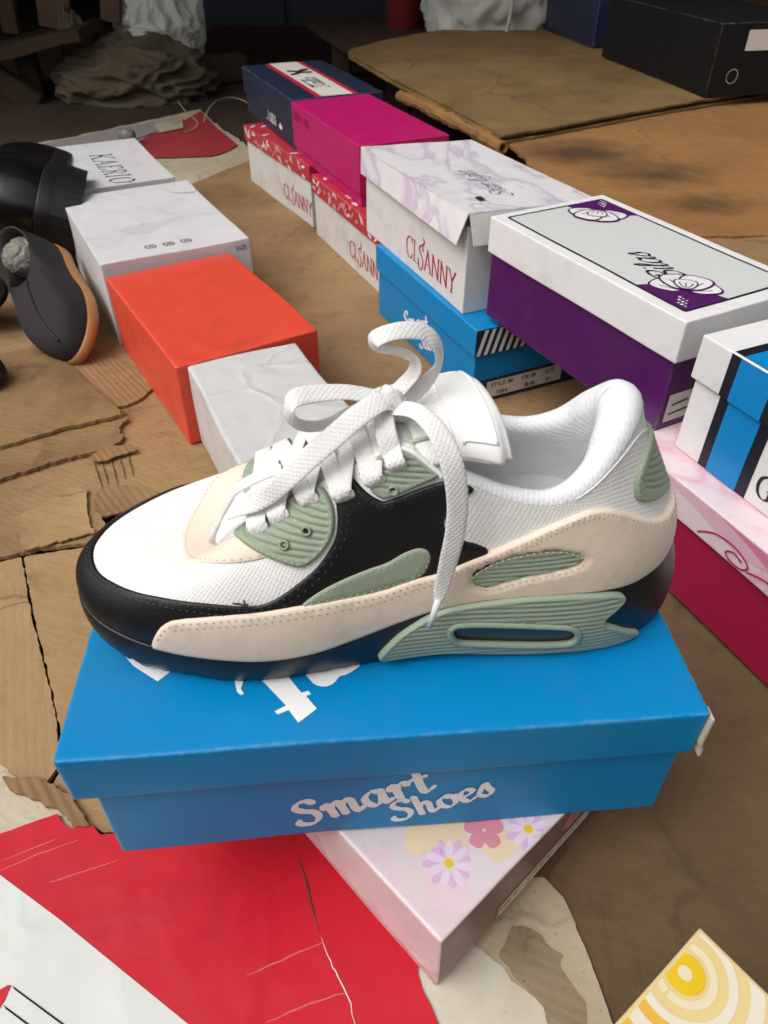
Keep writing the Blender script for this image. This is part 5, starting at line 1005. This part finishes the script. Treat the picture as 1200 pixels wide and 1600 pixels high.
# ---- tongue
cpath = spline(np.array([(.078,0,.052),(.097,0,.074),(.122,0,.0955),(.140,0,.109),(.160,0,.1215),(.180,0,.1325),(.200,0,.1395),(.211,0,.1415),(.2205,0,.1415)]), 8)
n = len(cpath); tan_ = np.gradient(cpath, axis=0); tan_ /= np.linalg.norm(tan_, axis=1, keepdims=True); up_ = np.stack([-tan_[:, 2], 0*tan_[:, 0], tan_[:, 0]], 1)
def tongue_pt(i, y, off):
    hw = (.024+.012*(i/(n-1))**1.5)*math.sqrt(1-.30*max(0, (i-(n-5))/4)**3); yy = y*hw; sh_ = np.array([-.0075*y*(i/(n-1))**3, 0, .002*y*(i/(n-1))**3]); return cpath[i]+np.array([0, yy, 0])+sh_+up_[i]*(off-.0115*(abs(y)**2.6)*(.55+.6*(i/(n-1))**2))
def tongue_piece(name, i0, i1, m, top, thick, parent, ycl=1.0, rnd=.004):
    V = []; ny = 21; ys = np.linspace(-ycl, ycl, ny); idx = list(range(i0, i1)); sec = []
    for i in idx:
        end = 0
        ring = [tongue_pt(i, y, top-rnd*.5*(abs(y/ycl)**8)) for y in ys]+[tongue_pt(i, y, top-thick+rnd*.5*(abs(y/ycl)**8)) for y in ys[::-1]]
        sec.append(ring)
    sec = [np.array(s) for s in sec]
    c0, c1 = sec[0].mean(0), sec[-1].mean(0); e = sec[-1]; k = tan_[idx[-1]]
    for a in (.5, .85, 1.0):
        z_ = math.sqrt(1-a*a); mid = (e+np.roll(e[::-1], 0, 0))/2; sec.append(mid+(e-mid)*z_+k*thick*.5*a)
    V = np.concatenate(sec); m_ = len(sec[0]); F = []
    for s in range(len(sec)-1):
        for j in range(m_): a, b = s*m_+j, s*m_+(j+1) % m_; F.append((a, b, b+m_, a+m_))
    F.append(tuple(range(m_))[::-1])
    uvs = np.stack([V[:, 0], V[:, 1]], 1); o = mesh(name, V, F, m, parent, True, uv=uvs); return o
tongue = tongue_piece('tongue', 0, n-6, m_mesh, .0015, .006, shoe)
tongue_piece('tongue_top', n-17, n, m_satin, .0030, .0062, tongue, 1.0, .003)
Vv = []; 
for y0 in (-.72, .72): a, b = tube([tongue_pt(i, y0, .0022) for i in range(8, n-20)], .0011, 6); mesh('tongue_seam', a, b, m_thr_g, tongue, True)
a, b = tube([tongue_pt(n-24, y, .0020) for y in np.linspace(-.95, .95, 24)], .0009, 6); mesh('tongue_seam', a, b, m_thr_g, tongue, True)
a, b = tube([tongue_pt(n-27, y, .0020) for y in np.linspace(-.95, .95, 24)], .0009, 6); mesh('tongue_seam', a, b, m_thr_g, tongue, True)
top_ = [o for o in tongue.children if o.name.startswith('tongue_top')][0]
edge = [tongue_pt(n-15, y, .0031) for y in np.linspace(-.86, -.90, 3)]+[tongue_pt(i, -.86, .0031) for i in range(n-14, n-3)]+[tongue_pt(n-4, y, .0031) for y in np.linspace(-.86, .86, 30)]+[tongue_pt(i, .86, .0031) for i in range(n-4, n-15, -1)]
a, b = tube(edge, .0005, 6); mesh('tongue_seam', a, b, m_line, top_, True)
# ---- eyelets
EY = PAN['eyelets']
for k, (t, v) in enumerate(EY[:3]):
    for sg in (1, -1):
        p = UPPER.pos([sg*t], [v])[0]; nn = UPPER.nor([sg*t], [v])[0]; a = np.cross(nn, [0, 0, 1.]); a /= np.linalg.norm(a); b = np.cross(nn, a)
        ringp = [p+nn*.0036+(a*math.cos(q)+b*math.sin(q))*.0020 for q in np.linspace(0, 2*math.pi, 19)]; Vv, Ff = tube(ringp, .0007, 6); o = mesh('eyelet', Vv, Ff, m_green, shoe, True)
        mesh('eyelet_hole', [p+nn*.0029]+[p+nn*.0029+(a*math.cos(q)+b*math.sin(q))*.0019 for q in np.linspace(0, 2*math.pi, 17)[:-1]], [(0, i+1, (i+1) % 16+1) for i in range(16)], m_hole, o)
# ---- laces: flat woven ribbons
def ribbon(P, N, wd, th_=.0012, smooth=7, raw=False):
    P = np.array(P, float); N = np.array(N, float)
    if not raw: P = spline(P, smooth); N = spline(N, smooth)
    W = np.interp(np.linspace(0, 1, len(P)), np.linspace(0, 1, len(wd)), wd) if hasattr(wd, '__len__') else np.full(len(P), wd)
    T = np.gradient(P, axis=0); T /= np.linalg.norm(T, axis=1, keepdims=True); V = []; UV = []; s = np.concatenate([[0], np.cumsum(np.linalg.norm(np.diff(P, axis=0), axis=1))])
    prof = [(-1, 0), (-.93, .62), (-.6, .95), (0, 1), (.6, .95), (.93, .62), (1, 0), (.93, -.62), (.6, -.95), (0, -1), (-.6, -.95), (-.93, -.62)]; m_ = len(prof); F = []
    for i in range(len(P)):
        nn = N[i]-T[i]*(N[i]@T[i]); nn /= np.linalg.norm(nn); sd = np.cross(T[i], nn)
        for a, b in prof: V.append(P[i]+sd*a*W[i]/2+nn*b*th_/2); UV.append((a*W[i]/2, s[i]))
    for i in range(len(P)-1):
        for j in range(m_): a, b = i*m_+j, i*m_+(j+1) % m_; F.append((a, b, b+m_, a+m_))
    F += [tuple(range(m_)), tuple(range(len(V)-m_, len(V)))[::-1]]
    return V, F, UV
lace = None
def add_lace(P, N, wd, th_=.0012, smooth=7, name='lace'):
    V, F, UV = ribbon(P, N, wd, th_, smooth); return mesh(name, V, F, m_lace, shoe, True, uv=UV)
LW = .0092; TW = [LW*x for x in (.35, .8, .98, 1, 1, 1, 1, 1, 1, 1, 1, 1, .98, .8, .35)]
npt = [UPPER.pos([t], [v])[0] for t, v in EY[3:]]; nn_ = [UPPER.nor([t], [v])[0] for t, v in EY[3:]]
fl = np.array([1, -1, 1.])
def tz(x): return np.interp(x, cpath[:, 0], cpath[:, 2])
def crossing(pa, na, pb, nb, lift):
    """pa on the near eyestay, pb on the far one"""
    def leg(p, n_): t = np.array([0, -math.copysign(1, p[1]), .0]); t = t-n_*(t@n_); t = t/np.linalg.norm(t)+np.array([0, 0, .0]); return [p-n_*.001-t*.0012, p+n_*.0036+t*.0006, p+n_*.0052+t*.006]
    A_, B_ = leg(pa, na), leg(pb, nb); mids = []
    for f in (.3, .5, .7):
        q = A_[-1]*(1-f)+B_[-1]*f; mids.append(np.array([q[0], q[1], max(q[2]+.002, tz(q[0])+.0052+lift)]))
    P = A_+mids+B_[::-1]; N = [na+np.array([0,-.6,0]), na, na]+[np.array([-.55, -.25, 1]), np.array([-.55, 0, 1]), np.array([-.55, .25, 1])]+[nb, nb, nb+np.array([0,.6,0])]
    return P, N
for k in range(6):
    j = max(0, k-1)
    P, N = crossing(npt[k], nn_[k], npt[j]*fl, nn_[j]*fl, .0026); add_lace(P, N, TW)
    if k: P, N = crossing(npt[j]+(npt[k]-npt[j])*.12, nn_[j], npt[k]*fl, nn_[k]*fl, .0005); add_lace(P, N, TW)
CAMN = np.array([.05, -.62, .78])
# bow: left loop, upright loop, two loose ends and the knot
add_lace([(0.1761,-0.0100,0.1469), (0.1682,-0.0100,0.1492), (0.1552,-0.0120,0.1532), (0.1424,-0.0160,0.1553), (0.1335,-0.0200,0.1558), (0.1302,-0.0220,0.1519), (0.1314,-0.0220,0.1458), (0.1373,-0.0200,0.1408), (0.1473,-0.0160,0.1392), (0.1592,-0.0120,0.1411), (0.1697,-0.0090,0.1437)],
         [(0,-.3,1),(0,-.3,1),(.0,-.35,1),(.1,-.5,1),(-.5,-.7,.6),(-1,-.6,.1),(-.5,-.9,-.3),(.1,-.95,-.4),(.1,-.9,-.2),(0,-.8,.4),(0,-.5,.8)], .0092)
add_lace([(0.1746,-0.0060,0.1437), (0.1812,-0.0040,0.1506), (0.1866,-0.0020,0.1564), (0.1870,-0.0020,0.1620), (0.1810,-0.0030,0.1675), (0.1722,-0.0060,0.1713), (0.1682,-0.0080,0.1755), (0.1722,-0.0080,0.1788), (0.1813,-0.0040,0.1787), (0.1908,-0.0000,0.1755), (0.1969,0.0010,0.1691), (0.1986,0.0020,0.1601), (0.1947,0.0010,0.1520), (0.1874,-0.0020,0.1464), (0.1792,-0.0080,0.1449)],
         [(-.3,-.6,.7),(-.8,-.5,.4),(-1,-.5,.0),(-.7,-.6,-.3),(.1,-.7,-.8),(-.1,-.9,-.6),(-.9,-.5,0),(-.2,-.5,.9),(.1,-.55,.9),(.5,-.5,.7),(.95,-.45,.1),(.95,-.55,.1),(.7,-.75,.2),(.5,-.8,.5),(.2,-.7,.8)], .0090)
e1 = [(0.1778,-0.0120,0.1467), (0.1712,-0.0160,0.1501), (0.1606,-0.0220,0.1469), (0.1502,-0.0240,0.1382), (0.1396,-0.0260,0.1294), (0.1286,-0.0270,0.1184), (0.1187,-0.0270,0.1084), (0.1096,-0.0260,0.1008), (0.1013,-0.0240,0.0950), (0.0947,-0.0210,0.0893)]
add_lace(e1, [CAMN]*6+[(.2,-.75,.65),(.1,-.6,.8),(0,-.5,.9),(0,-.5,.9)], [.008,.0095,.0105,.0108,.0108,.0105,.0095,.0080,.0055,.0040])
e2 = [(0.1239,-0.0220,0.1185), (0.1161,-0.0220,0.1161), (0.1071,-0.0200,0.1099), (0.1002,-0.0190,0.1042), (0.0953,-0.0180,0.0963), (0.0905,-0.0160,0.0864), (0.0865,-0.0145,0.0775)]
add_lace(e2, [(.3,-.4,.9),(.2,-.4,.9),(-.2,-.5,.9),(-.6,-.5,.6),(-.7,-.6,.5),(-.6,-.6,.6),(-.5,-.6,.7)], [.006,.0062,.0060,.0055,.0048,.0040,.0034])
Vv, Ff = tube([(0.0874,-0.0145,0.0792), (0.0844,-0.0130,0.0718), (0.0821,-0.0125,0.0651)], [.0016,.0016,.0016], 10); mesh('aglet', Vv, Ff, m_aglet, shoe, True)
Vv, Ff = tube([(0.0953,-0.0210,0.0897), (0.0899,-0.0190,0.0840), (0.0837,-0.0170,0.0786)], [.0016,.0017,.0014], 10)
e3 = [(0.1743,-0.0120,0.1441), (0.1799,-0.0160,0.1465), (0.1861,-0.0240,0.1497), (0.1914,-0.0340,0.1505), (0.1957,-0.0420,0.1472), (0.1993,-0.0475,0.1403), (0.2018,-0.0505,0.1303), (0.2032,-0.0525,0.1174), (0.2028,-0.0540,0.1034), (0.2011,-0.0550,0.0903), (0.1993,-0.0555,0.0769), (0.1977,-0.0560,0.0665), (0.1967,-0.0565,0.0597)]
add_lace(e3, [(-.2,-.4,.9),(-.1,-.4,.9),(.1,-.5,.85),(.25,-.6,.75),(.3,-.75,.6)]+[(.15,-.9,.4)]*6+[(0,-.9,.3),(0,-.9,.3)], [.008,.0088,.0095,.0100,.0102,.0102,.0102,.0100,.0098,.0094,.0086,.0066,.0036])
Vv, Ff = tube([(0.1969,-0.0565,0.0625), (0.1951,-0.0570,0.0529), (0.1932,-0.0572,0.0431)], [.0017,.0017,.0015], 10); mesh('aglet', Vv, Ff, m_aglet, shoe, True)
kc = np.array((0.1760,-0.0080,0.1450))
def knot(c, axis, r1, r2, wd, ph=0):
    ax = np.array(axis, float); ax /= np.linalg.norm(ax); a = np.cross(ax, [0, 1, .2]); a /= np.linalg.norm(a); b = np.cross(ax, a); t = np.linspace(0, 2*math.pi, 22)
    P = [c+a*math.cos(q+ph)*r1+b*math.sin(q+ph)*r2+ax*.0018*math.sin(2*q) for q in t]; N = [a*math.cos(q+ph)/r1+b*math.sin(q+ph)/r2 for q in t]; N = [x/np.linalg.norm(x) for x in N]
    V, F, UV = ribbon(P, N, wd, .0022, raw=True); return mesh('lace_knot', V, F, m_lace, shoe, True, uv=UV)
knot(kc, (.75, .1, .65), .0075, .0060, .0092); knot(kc+np.array([-.002, -.002, .002]), (.2, .5, .85), .0062, .0055, .008, 1)
knot(kc+np.array([.003,.001,-.004]), (.9, .0, -.2), .006, .0052, .008, .5)
# short lace drop from the knot to the top eyelet
add_lace([(0.1719,-0.0120,0.1442), (0.1722,-0.0180,0.1411), (0.1731,-0.0240,0.1368), (0.1753,-0.0275,0.1306), (0.1781,-0.0295,0.1240), (0.1794,-0.0285,0.1206)], [(-.2,-.7,.7),(-.2,-.8,.6),(-.1,-.8,.6),(0,-.8,.6),(.1,-.8,.6),(.1,-.8,.6)], [.0085,.0095,.0098,.0098,.0090,.0075])
add_lace([(0.1854,-0.0000,0.1360), (0.1889,-0.0040,0.1305), (0.1945,-0.0120,0.1255), (0.2023,-0.0220,0.1205)], [(.2,-.3,.9)]*4, .006)

# ------------------------------------------------------------------ worn shoes on the greasy cardboard
m_plastic2 = plastic('stuffing_polythene', (.33,.32,.28), .3, .16)
m_patent = leather('scuffed_black_patent', (.006,.0055,.006), .32, .6, .05, 300, .2, 0, .5)
m_canvas = weave('charcoal_canvas', (.028,.024,.028), .0016, .0004, .85, .15, .3, .6)
m_gum = leather('gum_rubber_sole', (.36,.17,.05), .45, .4, .1, 300, .15, .5)
m_brownl = leather('worn_brown_leather', (.10,.055,.03), .5, .4, .3, 500, .25, .6)
m_darkl = leather('dark_leather', (.012,.010,.010), .5, .4, .2, 500, .2)
OT = [(.105,0,.062),(.106,-.008,.063),(.109,-.015,.064),(.114,-.021,.066),(.122,-.026,.067),(.132,-.030,.068),(.145,-.032,.068),(.160,-.0335,.067),(.176,-.034,.066),(.192,-.034,.065),(.208,-.0335,.065),(.224,-.033,.066),(.240,-.032,.068),(.256,-.030,.071),(.270,-.0265,.075),(.281,-.020,.079),(.289,-.011,.082),(.291,0,.083)]
OF = [(x*.88, y*.82, .014+.004*(x > .25)) for x, y, z in FEATHER]
OP = [(.9,.003,.6,-.05)]*5+[(.6,.003,.5,0)]*3+[(.4,.004,.4,.15)]*3+[(.35,.004,.4,.3)]*7
def old_shoe(name, label, m_up, m_sole, loc, ex, ez, scale=1.0, heel=0.0, stuff=True, stitch_=False, lip=1.0, open0=.105):
    """ex: direction toe to heel, ez: direction of the shoe's own up, both in world axes"""
    root = thing(name, label, 'shoe'); ex = Vector(ex).normalized(); ez = Vector(ez); ez = (ez-ex*ez.dot(ex)).normalized(); ey = ez.cross(ex)
    root.rotation_mode = 'QUATERNION'; root.location = loc; root.rotation_quaternion = Matrix((ex, ey, ez)).transposed().to_quaternion(); root.scale = (scale,)*3
    S = Surf(surf_grid(OF, [((open0+(x-.105)*(.291-open0)/.186)*.95, y*.9, z) for x, y, z in OT], OP, 160, 30)); V = S.G.reshape(-1, 3); F = grid_faces(S.nt, S.nv); k = F[len(F)//3]; F = orient(V, [k]+F, S.N.reshape(-1, 3)[k[0]])[1:]
    arc = np.arange(S.nt)/S.nt*.66; UV = np.stack(np.broadcast_arrays(arc[:, None], np.linspace(0, .07, S.nv)[None]), -1).reshape(-1, 2)
    up = mesh('upper', V, F, m_up, root, True, uv=UV)
    rows = [S.G[:, -1]-S.N[:, -1]*a+np.array([0, 0, b]) for a, b in ((0, 0), (.001, .0015), (.003, .001), (.004, -.012), (.006, -.035))]; L_ = np.stack(rows, 1); V = L_.reshape(-1, 3); F = grid_faces(S.nt, 5); F = orient(V, [F[2]]+F, np.array([0, 0, 1.]))[1:]; mesh('lining', V, F, m_darkl, root, True, uv=[(0, 0)]*len(V))
    E0 = S.G[::2, 0]; c = np.array([.15, 0]); b = []
    for off, z in ((.0, .017), (.0035, .0155), (.004, .003), (.002, 0)): d = E0[:, :2]-c; d = d/np.linalg.norm(d, axis=1, keepdims=True); b.append(np.column_stack([E0[:, :2]+d*off*lip, np.full(len(E0), z)+(.004*np.exp(-E0[:, 0]/.03) if z < .01 else .0)]))
    L_ = np.stack(b, 1); V = list(L_.reshape(-1, 3)); F = grid_faces(len(E0), 4); F = orient(np.array(V), [F[0]]+F, np.array([-1, 0, .2]))[1:]; o = len(V); V.append((.15, 0, 0)); V.append((.15, 0, .017)); nE = len(E0); F += [(o, ((i+1) % nE)*4+3, i*4+3) for i in range(nE)]+[(o+1, i*4, ((i+1) % nE)*4) for i in range(nE)]
    so = mesh('sole', V, F, m_sole, root, True)
    if heel:
        k_ = [p for p in b[-1] if p[0] > .205]; k_.sort(key=lambda p: math.atan2(p[1], p[0]-.205)); hb0 = [(p[0], p[1]) for p in k_]
        hb = [(.225, -.026), (.27, -.030), (.288, -.024), (.297, -.008), (.297, .008), (.288, .024), (.27, .030), (.235, .028)]; hb = [(.25+(x-.25)*1.08, y*1.14) for x, y in hb0]; n_ = len(hb)
        V = [(x, y, .004) for x, y in hb]+[(x, y, -heel) for x, y in hb]; F = [(i, (i+1) % n_, n_+(i+1) % n_, n_+i)[::-1] for i in range(n_)]+[tuple(range(n_, 2*n_))[::-1]]; mesh('heel', V, F, m_sole, root, False)
        V, F = tube([S.pos([t], [.45+.3*math.sin(math.pi*(t-.38)/.24)])[0]+S.nor([t], [.5])[0]*.0002 for t in np.linspace(.36, .64, 40)], .0011, 6); mesh('seam', V, F, m_darkl, root, True)
    if stitch_:
        V, F = tube([S.pos([0], [v])[0]+S.nor([0], [v])[0]*.0008+np.array([0, .0006*math.sin(v*90), 0]) for v in np.linspace(.25, .98, 40)], .0016, 6); mesh('toe_seam', V, F, m_darkl, root, True)
    return root
def stuffing(label, loc, rad, seed): heap('plastic_wad', label, 'plastic stuffing', loc, rad, m_plastic2, .04, 1.6, seed, 5, 0, (1.3,1,.8))

p = Vector((-0.6290,1.4025,0.0850))
old_shoe('dress_shoe', 'shiny black dress shoe lying with its heel towards the white box', m_patent, m_darkl, Vector((-0.5248,1.2781,0.0900))+Vector((-.16,.40,-.085)), (.30,-.9,.20), (-.90,-.20,.38), 1.75, .020, lip=.15)
old_shoe('canvas_shoe', 'dark canvas slip-on with gum sole standing on its side by the orange box', m_canvas, m_gum, Vector((-0.4086,0.9141,0.0120)), (-.44,.90,.12), (-.62,-.40,.68), 1.05, 0, True, True, 1.0, .165)
old_shoe('leather_shoe', 'worn brown leather shoe toe at the left edge, in front of canvas shoe', m_brownl, m_darkl, Vector((-0.5547,1.0308,0.0450)), (-1,.25,0), (.1,-.5,.85), .95)
old_shoe('leather_shoe', 'dark shoe toe just entering the frame, left edge on greasy cardboard', m_darkl, m_darkl, Vector((-0.4958,0.8440,0.0150)), (-1,.2,0), (.05,-.2,1), .95)
stuffing('crumpled clear plastic stuffed in the black dress shoe', (-0.6536,1.2811,0.1100), (.05,.04,.05), 3)
stuffing('crumpled clear plastic bulging from the dark canvas shoe', (-0.5538,1.1206,0.0750), (.032,.034,.028), 5)
